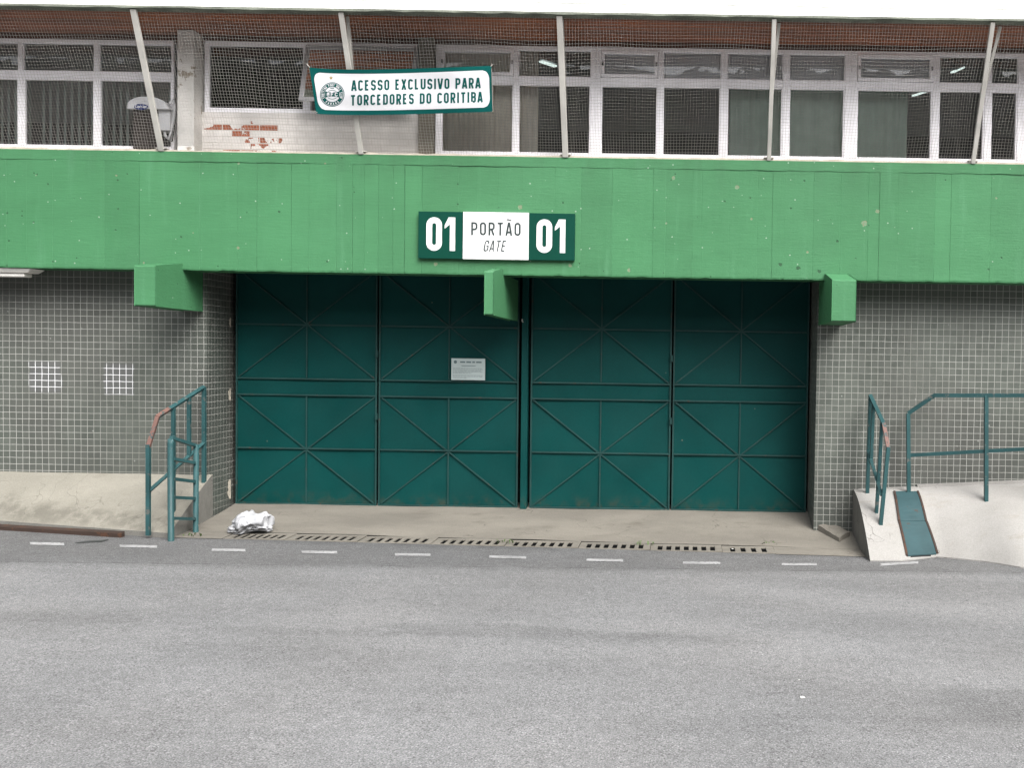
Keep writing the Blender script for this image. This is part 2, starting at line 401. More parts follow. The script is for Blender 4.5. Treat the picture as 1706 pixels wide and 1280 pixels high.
MDARK = simple('unlit_black', (.012, .012, .012), .9, k=1)  # near-black standing in for the dark of unlit hollows
MRAIL = worn_paint('teal_rail_paint', (.036, .105, .110), (.14, .15, .138), .59, 14, .45)
MRUSTR = worn_paint('bared_rail_primer', (.21, .115, .095), (.06, .10, .10), .53, 10)
MRUST = worn_paint('rusty_steel', (.065, .042, .033), (.11, .055, .034), .54, 8, .8)
MPLATE = worn_paint('painted_steel_plate', (.038, .090, .100), (.075, .055, .045), .61, 6, .6)
MALU = simple('white_aluminium', (.88, .86, .89), .4, 0, .07, k=1)
MSASH = simple('dull_aluminium', (.50, .49, .50), .5, 0, .1)
MGLASS = glass('window_glass'); MGLASSD = glass('darkened_glass', (.08, .08, .085))  # second glass tinted dark to stand for the unlit room behind
MWOOD = wood(); MBRICK = brick()
MPOLE = worn_paint('weathered_pole_paint', (.56, .54, .50), (.24, .21, .18), .66, 7, k=.85)
MNET = simple('net_wire', (.60, .58, .54), .6, 0, .1, k=.72)
MROOF = simple('white_roof_paint', (.84, .83, .82), .8, 0, .05, 2, k=1)
MEDGE = simple('grey_green_edge', (.25, .27, .22), .9, 0, .35, 4)
MCOLM = worn_paint('peeling_column_paint', (.60, .58, .55), (.28, .24, .19), .56, 5, .85, k=.9)
MBEIGE = simple('beige_render', (.25, .225, .18), .9, 0, .12)
MLEDGE = simple('cream_ledge', (.55, .50, .41), .9, 0, .2, 9, k=.8)
MCURT = simple('beige_curtain', (.80, .74, .64), .9, 0, .08, k=1); MCURG = simple('green_grey_curtain', (.46, .57, .49), .9, 0, .08, k=1)
MBLIND = simple('grey_blind', (.36, .41, .38), .8, 0, .1, k=1)
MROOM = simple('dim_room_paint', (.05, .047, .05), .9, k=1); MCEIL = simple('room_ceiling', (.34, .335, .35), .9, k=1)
MTUBE = emit('lit_tube', (.84, 1, .94), .34)
MSGREEN = simple('sign_green', (.002, .070, .046), .5, 0, .04, spec=.12); MSWHITE = simple('sign_white', (.86, .86, .86), .35, 0, .02, k=.75)
MSGREY = simple('sign_grey', (.03, .05, .05), .5, 0, .04)
MBTEAL = simple('banner_teal', (.004, .165, .150), .6, 0, .06, spec=.15); MBWHITE = simple('banner_white', (.90, .89, .92), .5, 0, .03, k=1)
MYEL = simple('star_yellow', (.72, .55, .18), .5)
MNOTE = simple('notice_plate', (.62, .72, .71), .35, 0, .05); MNOTEI = simple('notice_ink', (.12, .18, .19), .5)
MNOTEG = simple('notice_faint_ink', (.30, .36, .36), .5)
MBAG = Mat('white_plastic_bag', (.80, .81, .84), .5, 0, .25, .42); MBAG.bump(MBAG.noise(20, 5, .6, dist=.8), .3, .012); MBAG = MBAG.m
MDASH = worn_paint('worn_white_paint', (.46, .46, .46), (.24, .24, .24), .54, 26, .8)
MACW = simple('ac_white', (.72, .72, .74), .45, 0, .05); MACB = simple('ac_brown', (.060, .045, .038), .7)
MBLUE = simple('logo_blue', (.02, .045, .22), .4)
MROPE = simple('pale_cord', (.60, .58, .52), .8); MCABLE = simple('black_cable', (.02, .02, .02), .6)
MWEED = simple('weed_green', (.10, .16, .045), .6, 0, .3)
MFIX = simple('luminaire_white', (.72, .70, .66), .5, 0, .1, 10, k=1)
MPAPER = simple('scrap_paper', (.75, .74, .70), .8)
MBARK = simple('tree_bark', (.10, .08, .065), .9); MLEAF = simple('tree_leaf', (.05, .085, .03), .6, 0, .3, 3)
MHINGE = simple('dark_steel', (.025, .03, .03), .5, k=1)

# ------------------------------------------------------------------ stroke lettering
def arc(cx, cy, r, a0, a1, n=7): return [(cx+r*math.cos(R(lerp(a0, a1, i/n))), cy+r*math.sin(R(lerp(a0, a1, i/n)))) for i in range(n+1)]
def glyph(ch, w, t):
    h = t/2; x0, x1, y0, y1 = h, w-h, h, 1-h; r = min((x1-x0)/2, .3)*.98; c = w/2
    def P(mid):
        q = min(r, (y1-mid)/2*.98); return [(x0, y1), (x1-q, y1)]+arc(x1-q, y1-q, q, 90, 0)+arc(x1-q, mid+q, q, 0, -90)+[(x0+h, mid)]
    if ch in 'O0': return [(arc(x1-r, y1-r, r, 0, 90)+arc(x0+r, y1-r, r, 90, 180)+arc(x0+r, y0+r, r, 180, 270)+arc(x1-r, y0+r, r, 270, 360), True)]
    if ch == 'A': return [([(x0-h*.35, 0), (c-h*.25, 1)], False), ([(x1+h*.35, 0), (c+h*.25, 1)], False), ([(x0+.12*w, .25), (x1-.12*w, .25)], False)]
    if ch == 'C': return [(arc(x1-r, y1-r, r, 6, 90)+arc(x0+r, y1-r, r, 90, 180)+arc(x0+r, y0+r, r, 180, 270)+arc(x1-r, y0+r, r, 270, 354), False)]
    if ch == 'G': return [([(x1, .70)]+arc(x1-r, y1-r, r, 0, 90)+arc(x0+r, y1-r, r, 90, 180)+arc(x0+r, y0+r, r, 180, 270)+arc(x1-r, y0+r, r, 270, 360)+[(x1, .47), (c, .47)], False)]
    if ch == 'E': return [([(x1, y1), (x0, y1), (x0, y0), (x1, y0)], False), ([(x0, .51), (x1-.03, .51)], False)]
    if ch == 'F': return [([(x1, y1), (x0, y1), (x0, 0)], False), ([(x0, .5), (x1-.04, .5)], False)]
    if ch == 'S':
        q = min(r, (y1-.5)/2*.99); s = .5
        return [([(x1, y1-q*1.2)]+arc(x1-q, y1-q, q, 0, 90)+arc(x0+q, y1-q, q, 90, 180)+arc(x0+q, s+q, q, 180, 270)+arc(x1-q, s-q, q, 90, 0)+arc(x1-q, y0+q, q, 0, -90)+arc(x0+q, y0+q, q, 270, 180)+[(x0, y0+q*1.2)], False)]
    if ch == 'X': return [([(x0, 0), (x1, 1)], False), ([(x0, 1), (x1, 0)], False)]
    if ch == 'L': return [([(x0, 1), (x0, y0), (x1, y0)], False)]
    if ch == 'U': return [([(x0, 1)]+arc(x0+r, y0+r, r, 180, 270)+arc(x1-r, y0+r, r, 270, 360)+[(x1, 1)], False)]
    if ch == 'I': return [([(c, 0), (c, 1)], False)]
    if ch == 'V': return [([(x0-h*.35, 1), (c-h*.25, 0)], False), ([(x1+h*.35, 1), (c+h*.25, 0)], False)]
    if ch == 'P': return [([(x0, 0)]+P(.44), False)]
    if ch == 'R': return [([(x0, 0)]+P(.46), False), ([(c, .46), (x1, 0)], False)]
    if ch == 'B': return [([(x0, y0)]+P(.52), False), ([(x0+h, .52), (x1-r*.8, .52)]+arc(x1-r*.8, .52-r*.8, r*.8, 90, 0)+arc(x1-r*.8, y0+r*.8, r*.8, 0, -90)+[(x0+h, y0)], False)]
    if ch == 'D': return [([(x0, y0), (x0, y1), (x1-r, y1)]+arc(x1-r, y1-r, r, 90, 0)+arc(x1-r, y0+r, r, 0, -90), True)]
    if ch == 'T': return [([(x0-h*.5, y1), (x1+h*.5, y1)], False), ([(c, y1-h), (c, 0)], False)]
    if ch == 'N': return [([(x0, 0), (x0, 1-h), (x1, h), (x1, 1)], False)]
    if ch == '1': return [([(w-t, 0), (w, 0), (w, 1), (w-t, 1)], 'poly'), ([(0, .76), (0, .66), (w-t, .79), (w-t, 1), (w-t-.04, 1)], 'poly')]
    if ch == 'a': return [(arc(c, .3, .26, 0, 330, 10), True), ([(x1, .58), (x1, 0)], False)]
    if ch == 'r': return [([(x0, 0), (x0, .6)], False), ([(x0, .42), (c, .58), (x1, .55)], False)]
    if ch == 'i': return [([(c, 0), (c, .58)], False), ([(c, .74), (c, .9)], False)]
    if ch == 'e': return [([(x0, .32), (x1, .32)]+arc(c, .3, .26, 20, 320, 10), False)]
    return []
WID = {'I': .20, 'i': .24, '1': .36, 'L': .42, 'T': .50, 'E': .44, 'F': .44, 'a': .55, 'r': .4, 'e': .52, ' ': .26}
def ribbon(pts, closed, t):
    if closed == 'poly': return [tuple(pts)]
    q = []
    for p in pts:
        if not q or (p[0]-q[-1][0])**2+(p[1]-q[-1][1])**2 > 1e-6: q.append(p)
    if closed and (q[0][0]-q[-1][0])**2+(q[0][1]-q[-1][1])**2 < 1e-6: q.pop()
    d = []
    for i, p in enumerate(q):                # short pieces, so that lettering follows a curved surface
        d.append(p)
        if i < len(q)-1 or closed:
            e = q[(i+1) % len(q)]; k = int(math.hypot(e[0]-p[0], e[1]-p[1])/.16)
            d += [(lerp(p[0], e[0], j/(k+1)), lerp(p[1], e[1], j/(k+1))) for j in range(1, k+1)]
    q = d; n = len(q); L = []
    for i in range(n):
        a = q[i-1] if (i > 0 or closed) else None; b = q[(i+1) % n] if (i < n-1 or closed) else None; p = q[i]
        def nrm(s, e):
            dx, dy = e[0]-s[0], e[1]-s[1]; l = math.hypot(dx, dy); return (-dy/l, dx/l)
        if a is None: m = nrm(p, b); k = 1
        elif b is None: m = nrm(a, p); k = 1
        else:
            n1, n2 = nrm(a, p), nrm(p, b); mx, my = n1[0]+n2[0], n1[1]+n2[1]; l = math.hypot(mx, my) or 1; m = (mx/l, my/l)
            k = min(1/max(.2, m[0]*n1[0]+m[1]*n1[1]), 1.9)
        L.append(((p[0]+m[0]*k*t/2, p[1]+m[1]*k*t/2), (p[0]-m[0]*k*t/2, p[1]-m[1]*k*t/2)))
    return [(L[i][0], L[i][1], L[(i+1) % n][1], L[(i+1) % n][0]) for i in range(n if closed else n-1)]
def text(mb, s, L, t, mp, slant=0, gap=.14):
    """strokes of s spread over a run of L cap heights; mp(a, b, layer) gives the 3-D point"""
    ws = [WID.get(c, .50) for c in s]; k = (L)/(sum(ws)+gap*(len(s)-1)); x = 0
    for ch, w0 in zip(s, ws):
        gw = w0*k
        for li, (pts, cl) in enumerate(glyph(ch, gw, t)):
            for qd in ribbon(pts, cl, t): mb.quad(*[mp(x+p[0]+slant*p[1], p[1], li) for p in qd])
        x += gw+gap*k

# ------------------------------------------------------------------ ground
YD = -.37

XL = Pix(345, 620, YW).x; XR = Pix(1360, 640, YW).x     # corners of the gate recess
def zroad(x, y): return clamp(.0123*(1.5-x), -.03, .14)
def zapron(x, y): return lerp(zroad(x, y)+.012, .215, clamp((y+.05)/1.02, 0, 1.05))
XSL, XSR = -4.97, 1.80                       # inner edges of the two raised pavements
def yfl(x): return clamp(-.21*(x+7), -.5, .25)
def zleft(x, y):
    s = clamp((y-yfl(x))/(YW-yfl(x)), 0, 1); return lerp(zroad(x, y)+.05, .60, s**.92)
_fr = [on(u, v, zroad) for u, v in ((1452, 936), (1505, 936), (1560, 929), (1640, 937), (1706, 948))]
def yfr(x):
    if x <= _fr[0].x: return _fr[0].y
    for a, b in zip(_fr, _fr[1:]):
        if x <= b.x: return lerp(a.y, b.y, (x-a.x)/(b.x-a.x))
    return _fr[-1].y-.05*(x-_fr[-1].x)
def zright(x, y):
    s = clamp((y-yfr(x))/(YW-yfr(x)), 0, 1); zb = .55+(x-1.78)*.055
    return lerp(zroad(x, y)+.012, zb, 1-(1-s)**1.75)

def arange(a, b, st):
    n = max(1, int(round((b-a)/st))); return [lerp(a, b, i/n) for i in range(n+1)]
rx = [-120, -60, -30, -18]+arange(-12, XSL-.2, .6)+arange(XSL, XSR, .5)+arange(XSR+.4, 8, .6)+[14, 30, 60, 120]
ry = [-160, -80, -40, -25]+arange(-16, -1, .75)+[-.7, -.5, YD, -.1, .1, .3]
g = MB(); base = 0
for x in rx:
    for y in ry:
        g.v.append(Vector((x, y, zroad(x, y))))
ny = len(ry)
for i in range(len(rx)-1):
    for j in range(ny-1):
        xm, ym = (rx[i]+rx[i+1])/2, (ry[j]+ry[j+1])/2
        if XSL < xm < XSR and ym > YD: continue
        g.f.append((i*ny+j, (i+1)*ny+j, (i+1)*ny+j+1, i*ny+j+1)); g.c.append(.5)
structure(g.build('road', MASPH))
def wav(x, y, k=1): return .006*k*(math.sin(x*3.1+y*2)+math.sin(x*7.3-y*5.1)*.5)
g = MB(); g.grid(lambda x, y: (x, y, zapron(x, y)+wav(x, y, .5)), arange(XSL, XSR+.02, .12), arange(-.052, 1.3, .1))
structure(g.build('driveway', MAPRON))
g = MB(); g.box(XSL, XSR, YD-.02, -.04, -.32, -.30); g.box(XSL, XSR, -.046, -.04, -.299, -.045); g.box(XSL, XSR, YD-.02, YD-.005, -.299, -.045)
structure(g.build('gutter', MGUT))
# raised pavements: sloping tops, vertical inner sides
g = MB()
def ptl(x, s):
    y = lerp(yfl(x), YW+.02, s); return (x, y, zleft(x, y)+wav(x, y, .22)*(.3+s))
xs = arange(-13, XSL, .15); ss = arange(0, 1, .05)
g.grid(ptl, xs, ss)
pav_l = structure(g.build('pavement', MSLABL))
g = MB()
for a, b in zip(ss, ss[1:]):
    p, q = Vector(ptl(XSL, a)), Vector(ptl(XSL, b)); g.quad(p, q, (q.x, q.y, -.1), (p.x, p.y, -.1))
for a, b in zip(xs, xs[1:]):
    p, q = Vector(ptl(a, 0)), Vector(ptl(b, 0)); g.quad(p, q, (q.x, q.y, -.1), (p.x, p.y, -.1))
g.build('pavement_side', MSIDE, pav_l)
g = MB()
def ptr(x, s):
    y = lerp(yfr(x), YW+.02, s); return (x, y, zright(x, y)+wav(x, y, .6)*s)
xs = arange(XSR, 3.6, .1)+arange(4, 11, .5); ss = [i/24 for i in range(25)]
g.grid(ptr, xs, ss)
pav_r = structure(g.build('pavement', MSLABR, smooth=True))
g = MB()
for a, b in zip(ss, ss[1:]):
    p, q = Vector(ptr(XSR, a)), Vector(ptr(XSR, b)); g.quad(p, q, (q.x-.004, q.y, -.1), (p.x-.004, p.y, -.1))
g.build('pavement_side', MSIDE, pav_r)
g = MB()
for a, b in zip(xs, xs[1:]):
    p, q = Vector(ptr(a, 0)), Vector(ptr(b, 0)); g.quad(p, q, (q.x, q.y-.002, -.1), (p.x, p.y-.002, -.1))
g.build('pavement_front', MSLABR, pav_r)
g = MB(); xs = arange(Pix(1527, 820, YW).x, 11, .4)
for a, b in zip(xs, xs[1:]):
    g.hexa([(a, YW-.035, zright(a, YW)-.05), (b, YW-.035, zright(b, YW)-.05), (a, YW-.001, zright(a, YW)-.05), (b, YW-.001, zright(b, YW)-.05),
            (a, YW-.035, zright(a, YW)+.025), (b, YW-.035, zright(b, YW)+.025), (a, YW-.001, zright(a, YW)+.025), (b, YW-.001, zright(b, YW)+.025)])
g.build('wall_fillet', MSLABR, pav_r)

# ------------------------------------------------------------------ building
bld = thing('stadium_building', (XL, YW, 0), 'stadium frontage with tiled walls, deep green concrete beam and netted upper windows', 'building')
for x0, x1 in ((-13, XL), (XR, 11)):
    g = MB(); g.box(x0, x1, YW, 1.5, -.12, zb0+.3); g.build('tile_wall', MTILE, bld)
g = MB(); g.box(XL, XR, 1.35, 1.5, -.12, zb0+.3); g.build('light_stop_wall', MDARK, bld)  # unseen black wall added to stop light leaking through the gate gaps
# the beam: board-marked face, each board a few millimetres off its neighbour
lines = [88, 174, 232, 333, 396, 428, 485, 515, 560, 587, 607, 630, 655, 674, 703, 764, 796, 829, 870, 924, 968, 1020, 1088, 1109, 1154, 1169, 1215, 1262, 1287, 1307, 1355, 1400, 1446, 1465, 1496, 1557, 1584, 1650]
bx = [Pix(u, 360, 0).x for u in lines]
x = bx[0]
while x > -12.6: x -= rnd(.15, .5); bx.insert(0, x)
x = bx[-1]
while x < 10.5: x += rnd(.15, .5); bx.append(x)
g = MB(); zst = zt0-.095
rows = [1, .985, .95, .8, .6, .4, .2, 0]
for a, b in zip(bx, bx[1:]):
    yo = rnd(-.003, .001); dp = rnd(.001, .0035) if random.random() < .5 else .0004; g.cc = random.random()
    pr = [(x, yo) for x in arange(a+.0035, b-.0035, .045)]
    pr = pr+[(b, yo+dp)]
    cols = [(x, y, (rnd(0, .004) if random.random() < .9 else rnd(.003, .010))) for x, y in pr]
    pts = [(a, yo+dp*.7, .004)]+cols
    n0 = len(g.v)
    for r_ in rows:
        for (x, y, j) in pts:
            z = lerp(zst, zb0+j, r_); g.v.append(Vector((x, y+(.004 if r_ == 1 else 0)+rnd(-.0006, .0006), z)))
    npt = len(pts)
    for k in range(len(rows)-1):
        for i in range(npt-1): g.f.append((n0+k*npt+i, n0+k*npt+i+1, n0+(k+1)*npt+i+1, n0+(k+1)*npt+i)); g.c.append(g.cc)
    for i in range(npt-1):                   # soffit of the beam from the ragged arris back
        p, q = g.v[n0+i], g.v[n0+i+1]
        g.quad(p, q, (q.x, YW+.0, zb0+.012), (p.x, YW+.0, zb0+.012))
g.cc = .5
# raised top strip with chipped underside
xs = arange(-12.7, 10.6, .07)
for a, b in zip(xs, xs[1:]):
    g.cc = .5+.1*math.sin(a*2)
    za, zb = zst-(.006*math.sin(a*9)**2), zst-(.006*math.sin(b*9)**2)
    ya, yb = -.006-.003*math.sin(a*2.3), -.006-.003*math.sin(b*2.3)
    g.quad((a, ya, za), (b, yb, zb), (b, yb, zt0), (a, ya, zt0)); g.quad((a, ya, za), (b, yb, zb), (b, .012, zb), (a, .012, za))
beam = g.build('concrete_beam', MGREEN, bld, vcol=True)
g = MB()
xs = arange(-12.7, 10.6, .09); zz = [zt0+.012+rnd(0, .012) for _ in xs]; yy = [-.004+rnd(0, .012) for _ in xs]
for i in range(len(xs)-1):
    a, b = xs[i], xs[i+1]
    g.quad((a, yy[i], zt0-.002), (b, yy[i+1], zt0-.002), (b, yy[i+1], zz[i+1]), (a, yy[i], zz[i])); g.quad((a, yy[i], zz[i]), (b, yy[i+1], zz[i+1]), (b, YWIN+.2, zt0+.02), (a, YWIN+.2, zt0+.02))
g.build('ledge', MLEDGE, beam)
g = MB(); g.box(-12.7, 10.6, .03, 1.5, zb0+.305, zt0-.01); g.build('floor_slab', MDARK, bld)
g = MB(); g.box(XL, XR, YW+.001, 1.34, zb0+.10, zb0+.30); g.build('recess_ceiling', MDARK, bld)  # black here stands in for the shade up in the recess
# brackets
def bracket(ul, ur, yf, yb, tops, bots):
    xl, xr = Pix(ul, 480, yf).x, Pix(ur, 480, yf).x
    zt = Pix((ul+ur)/2, tops, yf).z; zb = Pix((ul+ur)/2, bots, yf).z
    g = MB(); g.cc = .62
    zk = zb0+.06
    P = [(xl, yf, zb), (xr, yf, zb), (xl, yb, zb-.012), (xr, yb, zb-.012), (xl, yf, zt), (xr, yf, zt), (xl, .0, zk+.05), (xr, .0, zk+.05)]
    # profile: front face, sloping top back to the beam face, then level under the beam
    v = [Vector(p) for p in ((0, yf, zb), (0, yf, zt), (0, -.012, zk), (0, .02, zk), (0, .02, zb0+.005), (0, yb, zb0+.005), (0, yb, zb-.012))]
    Lf = [Vector((xl, p.y, p.z)) for p in v]; Rt = [Vector((xr, p.y, p.z)) for p in v]
    n = len(g.v); g.v += Lf+Rt; k = len(v)
    g.f.append(tuple(range(n, n+k))); g.f.append(tuple(range(n+2*k-1, n+k-1, -1))); g.c += [.62]*2
    for i in range(k): g.f.append((n+i, n+(i+1) % k, n+k+(i+1) % k, n+k+i)); g.c.append(.62)
    return g.build('bracket', MGREEN, bld, bevel=.007, vcol=True)
bracket(224, 260, -.50, YW-.002, 443, 509)
bracket(807, 822.5, -.50, YG-.09, 453, 524)
bracket(1386, 1427, -.50, YW-.002, 467, 535)

def mn_(x): return math.sin(x*2.7)+.6*math.sin(x*7.1+1)
# roof: white fascia tilted back to catch more light, grey-green arris, timber soffit
zs = Pix(853, 22.5, -.62).z                    # height of the roof's underside
zs_e = zs
g = MB(); x0, x1 = -13, 11
g.quad((x0, -.62, zs+.026), (x1, -.62, zs+.026), (x1, -.38, zs+.30), (x0, -.38, zs+.30))
g.quad((x0, -.38, zs+.30), (x1, -.38, zs+.30), (x1, -.38, zs+.34), (x0, -.38, zs+.34))
g.quad((x0, -.38, zs+.34), (x1, -.38, zs+.34), (x1, 6, zs+1.6), (x0, 6, zs+1.6))
roof = g.build('roof', MROOF, bld)
g = MB()
xs = arange(x0, x1, .12); jit = [rnd(0, .012) for _ in xs]
for i in range(len(xs)-1):
    a, b = xs[i], xs[i+1]
    g.quad((a, -.622, zs+jit[i]*.8), (b, -.622, zs+jit[i+1]*.8), (b, -.622, zs+.026), (a, -.622, zs+.026)); g.quad((a, -.622, zs+jit[i]*.8), (b, -.622, zs+jit[i+1]*.8), (b, -.5, zs+.006), (a, -.5, zs+.006))
g.build('roof_edge', MEDGE, roof)
g = MB(); q0, q1 = .40, .43; fy = lambda q: (lerp(-.62, -.38, q)-.003, lerp(zs+.026, zs+.30, q)+.003)
for a, b in zip(xs, xs[1:]):
    j0, j1 = .02*mn_(a), .02*mn_(b)
    g.quad((a, *fy(q0+j0)), (b, *fy(q0+j1)), (b, *fy(q1+j1)), (a, *fy(q1+j0)))
g.build('flashing', MEDGE, roof)
g = MB(); g.quad((x0, -.5, zs+.004), (x1, -.5, zs+.004), (x1, YWIN+.15, zs+.004), (x0, YWIN+.15, zs+.004)); g.build('soffit', MWOOD, bld)
g = MB(); g.box(x0, x1, YWIN+.16, 5, zs+.03, zs+.06); g.build('room_ceiling', MCEIL, bld)
xc = Pix(710, 160, YWIN).x; xc2 = Pix(318, 160, YWIN).x
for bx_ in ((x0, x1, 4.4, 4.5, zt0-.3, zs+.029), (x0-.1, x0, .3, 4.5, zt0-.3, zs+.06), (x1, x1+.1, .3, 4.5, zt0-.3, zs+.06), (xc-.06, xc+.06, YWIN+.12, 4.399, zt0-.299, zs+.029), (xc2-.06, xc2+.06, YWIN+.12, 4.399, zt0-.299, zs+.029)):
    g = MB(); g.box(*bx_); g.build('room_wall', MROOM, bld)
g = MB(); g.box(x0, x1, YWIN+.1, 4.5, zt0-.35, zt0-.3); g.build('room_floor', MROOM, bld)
zwt = Pix(853, 77, YWIN).z                   # head of the windows
zsill = zt0+.02
# columns between the window bands
def column(ul, ur, m, dep):
    xl, xr = Pix(ul, 160, YWIN-dep).x, Pix(ur, 160, YWIN-dep).x
    g = MB(); g.box(xl, xr, YWIN-dep, YWIN+.11, zt0+.0, zs); return g.build('column', m, bld, bevel=.008)
column(295, 323, MCOLM, .20)
column(697, 722, MBEIGE, .08)
# brick apron under the high window
xa, xb = Pix(325, 200, YWIN).x, Pix(700, 200, YWIN).x
zbr = Pix(520, 190, YWIN).z
g = MB(); g.box(xa, xb, YWIN-.03, YWIN+.10, zt0, zbr); g.build('brick_wall', MBRICK, bld)
g = MB(); g.box(x0, x1, YWIN-.02, YWIN+.10, zwt, zs); g.build('window_lintel', MWOOD, bld)

def frame(mb, x0, x1, z0, z1, t, y0, y1):    # a rectangular frame of bars butted end to end
    mb.box(x0, x1, y0, y1, z0, z0+t); mb.box(x0, x1, y0, y1, z1-t, z1); mb.box(x0, x0+t, y0, y1, z0+t, z1-t); mb.box(x1-t, x1, y0, y1, z0+t, z1-t)
def window(ul, ur, zt, zb, ztr, hopper=False, gm=None, tl=.028, tr=.028, lower=None):
    xl, xr = Pix(ul, 160, YWIN).x, Pix(ur, 160, YWIN).x
    g = MB(); y0, y1 = YWIN-.03, YWIN+.03
    g.box(xl, xr, y0, y1, zb, zb+.05); g.box(xl, xr, y0, y1, zt-.035, zt)
    g.box(xl, xl+tl, y0, y1, zb+.05, zt-.035); g.box(xr-tr, xr, y0, y1, zb+.05, zt-.035)
    g.box(xl+tl, xr-tr, y0, y1, ztr-.035, ztr+.035)
    if hopper: frame(g, xl+tl+.004, xr-tr-.004, ztr+.039, zt-.039, .032, y0-.016, y1-.02)
    else: frame(g, xl+tl, xr-tr, ztr+.0351, zt-.0351, .010, y0+.012, y1-.012)
    frame(g, xl+tl, xr-tr, zb+.0501, ztr-.0351, .016, y0+.010, y1-.010)
    o = g.build('window', MALU, bld, bevel=.003)
    p = MB(); p.quad((xl+tl, YWIN+.008, zb+.05), (xr-tr, YWIN+.008, zb+.05), (xr-tr, YWIN+.008, ztr-.03), (xl+tl, YWIN+.008, ztr-.03))
    yy = YWIN-.004
    p.quad((xl+tl, yy, ztr+.03), (xr-tr, yy, ztr+.03), (xr-tr, yy, zt-.03), (xl+tl, yy, zt-.03))
    p.build('pane', gm or MGLASS, o)
    if hopper:
        for xx in (xl+tl+.018, xr-tr-.018):
            q = MB(); q.box(xx-.007, xx+.007, y0-.024, y0-.0165, (ztr+zt)/2-.018, (ztr+zt)/2+.018); q.build('latch', MHINGE, o)
    return o
ztl = Pix(150, 126, YWIN).z
for ul, ur in ((-420, -290), (-290, -160), (-160, -90), (-90, 37), (37, 163), (163, 292)): window(ul, ur, Pix(150, 67, YWIN).z, zsill, ztl, tl=.022, tr=.022)
ztr_ = Pix(1200, 139, YWIN).z
for (ul, ur, hp, tl, tr) in ((727, 860, 1, .05, .02), (860, 993, 0, .02, .05), (993, 1100, 1, .05, .024), (1100, 1206, 0, .024, .03), (1206, 1309, 0, .03, .03),
                             (1309, 1417, 0, .03, .06), (1417, 1558, 1, .06, .03), (1558, 1645, 0, .03, .03), (1645, 1703, 0, .03, .05), (1703, 1850, 1, .05, .03), (1850, 1990, 0, .03, .03), (1990, 2130, 0, .03, .03)):
    window(ul, ur, zwt, zsill, ztr_, bool(hp), None, tl, tr)
# high window: fixed sash and a top-hung sash swung open
xl, xm, xr = Pix(343, 130, YWIN).x, Pix(514, 130, YWIN).x, Pix(697, 130, YWIN).x
g = MB(); frame(g, xl, xm, zbr, zwt, .045, YWIN-.03, YWIN+.03); o = g.build('window', MALU, bld, bevel=.003)
p = MB(); p.quad((xl+.04, YWIN, zbr+.04), (xm-.04, YWIN, zbr+.04), (xm-.04, YWIN, zwt-.04), (xl+.04, YWIN, zwt-.04)); p.build('pane', MGLASSD, o)
g = MB(); frame(g, xm, xr, zbr, zwt, .03, YWIN-.03, YWIN+.03); o = g.build('window', MALU, bld, bevel=.003)
hz = zwt-.035; Ls = hz-zbr-.05; ang = R(17); dy, dz = -math.sin(ang), -math.cos(ang)
def sash(x, s, off=0): return Vector((x, YWIN-.04+dy*s+off*math.cos(ang), hz+dz*s-off*math.sin(ang)))
g = MB()
for (a, b) in ((sash(xm+.01, 0), sash(xm+.01, Ls)), (sash(xr-.01, 0), sash(xr-.01, Ls)), (sash(xm+.03, .02), sash(xr-.03, .02)), (sash(xm+.03, Ls-.02), sash(xr-.03, Ls-.02))): g.bar(a, b, .036, .03)
g.build('open_sash', MSASH, o)
p = MB(); p.quad(sash(xm+.02, .02), sash(xr-.02, .02), sash(xr-.02, Ls-.02), sash(xm+.02, Ls-.02)); p.build('pane', MGLASSD, o)

# ------------------------------------------------------------------ curtains, blinds and lamps indoors
def curtain(u0, u1, m, amp, pitch, label, y=YWIN+.16, ztop=None):
    xl, xr = Pix(u0, 160, y).x, Pix(u1, 160, y).x; ph = rnd(0, 6)
    g = MB(); g.grid(lambda x, z: (x, y+amp*math.sin(x/pitch*6.283+ph+.6*math.sin(x*9))+amp*.5*math.sin(x*23), z), arange(xl, xr, .012), [zsill+.02, (ztop or zs)-.02])
    return tag(g.build('curtain', m, smooth=True), label, 'curtain')
curtain(729, 897, MCURT, .014, .055, 'beige pleated curtain behind the window right of the banner')
curtain(1216, 1412, MCURG, .010, .13, 'grey green curtain filling the lower panes behind the fourth net pole', ztop=ztr_+.02)
curtain(1424, 1512, MCURG, .014, .10, 'grey green curtain bunched in the left half of its wide pane', ztop=ztr_+.02)
MROLL = simple('pale_added_blind', (.90, .89, .93), .9, 0, .05, k=1)  # pale blinds added behind the upper panes to lighten them
for ua, ub, lab in ((1001, 1097, 'added pale roller blind behind the hopper pane right of the third net pole'), (1104, 1204, 'added pale roller blind behind the second upper pane right of the third net pole'),
                    (1209, 1306, 'added pale roller blind in the upper pane crossed by the fourth net pole'), (1312, 1409, 'added pale roller blind in the upper pane right of the fourth net pole'), (1425, 1554, 'added pale roller blind behind the wide hopper pane at right')):
    y = YWIN+.07; a, b = Pix(ua, 110, y).x, Pix(ub, 110, y).x
    g = MB(); g.grid(lambda x, z: (x, y+.0015*math.sin(x*6), z), arange(a, b, .08), arange(ztr_-.02, zs-.03, .05))
    g.tube([(a, y, zs-.04), (b, y, zs-.04)], .022, 8)
    tag(g.build('added_blind', MROLL, smooth=True), lab, 'blind', 'roller blinds added to lighten the upper panes')
y = YWIN+.14; g = MB(); x = Pix(-400, 160, y).x; xe = Pix(287, 160, y).x
while x < xe:
    if random.random() < .93: g.quad((x, y+.01, zsill+.03), (x+.040, y-.012, zsill+.03), (x+.040, y-.012, ztl+.0), (x, y+.01, ztl+.0))
    x += .072+rnd(-.004, .006)
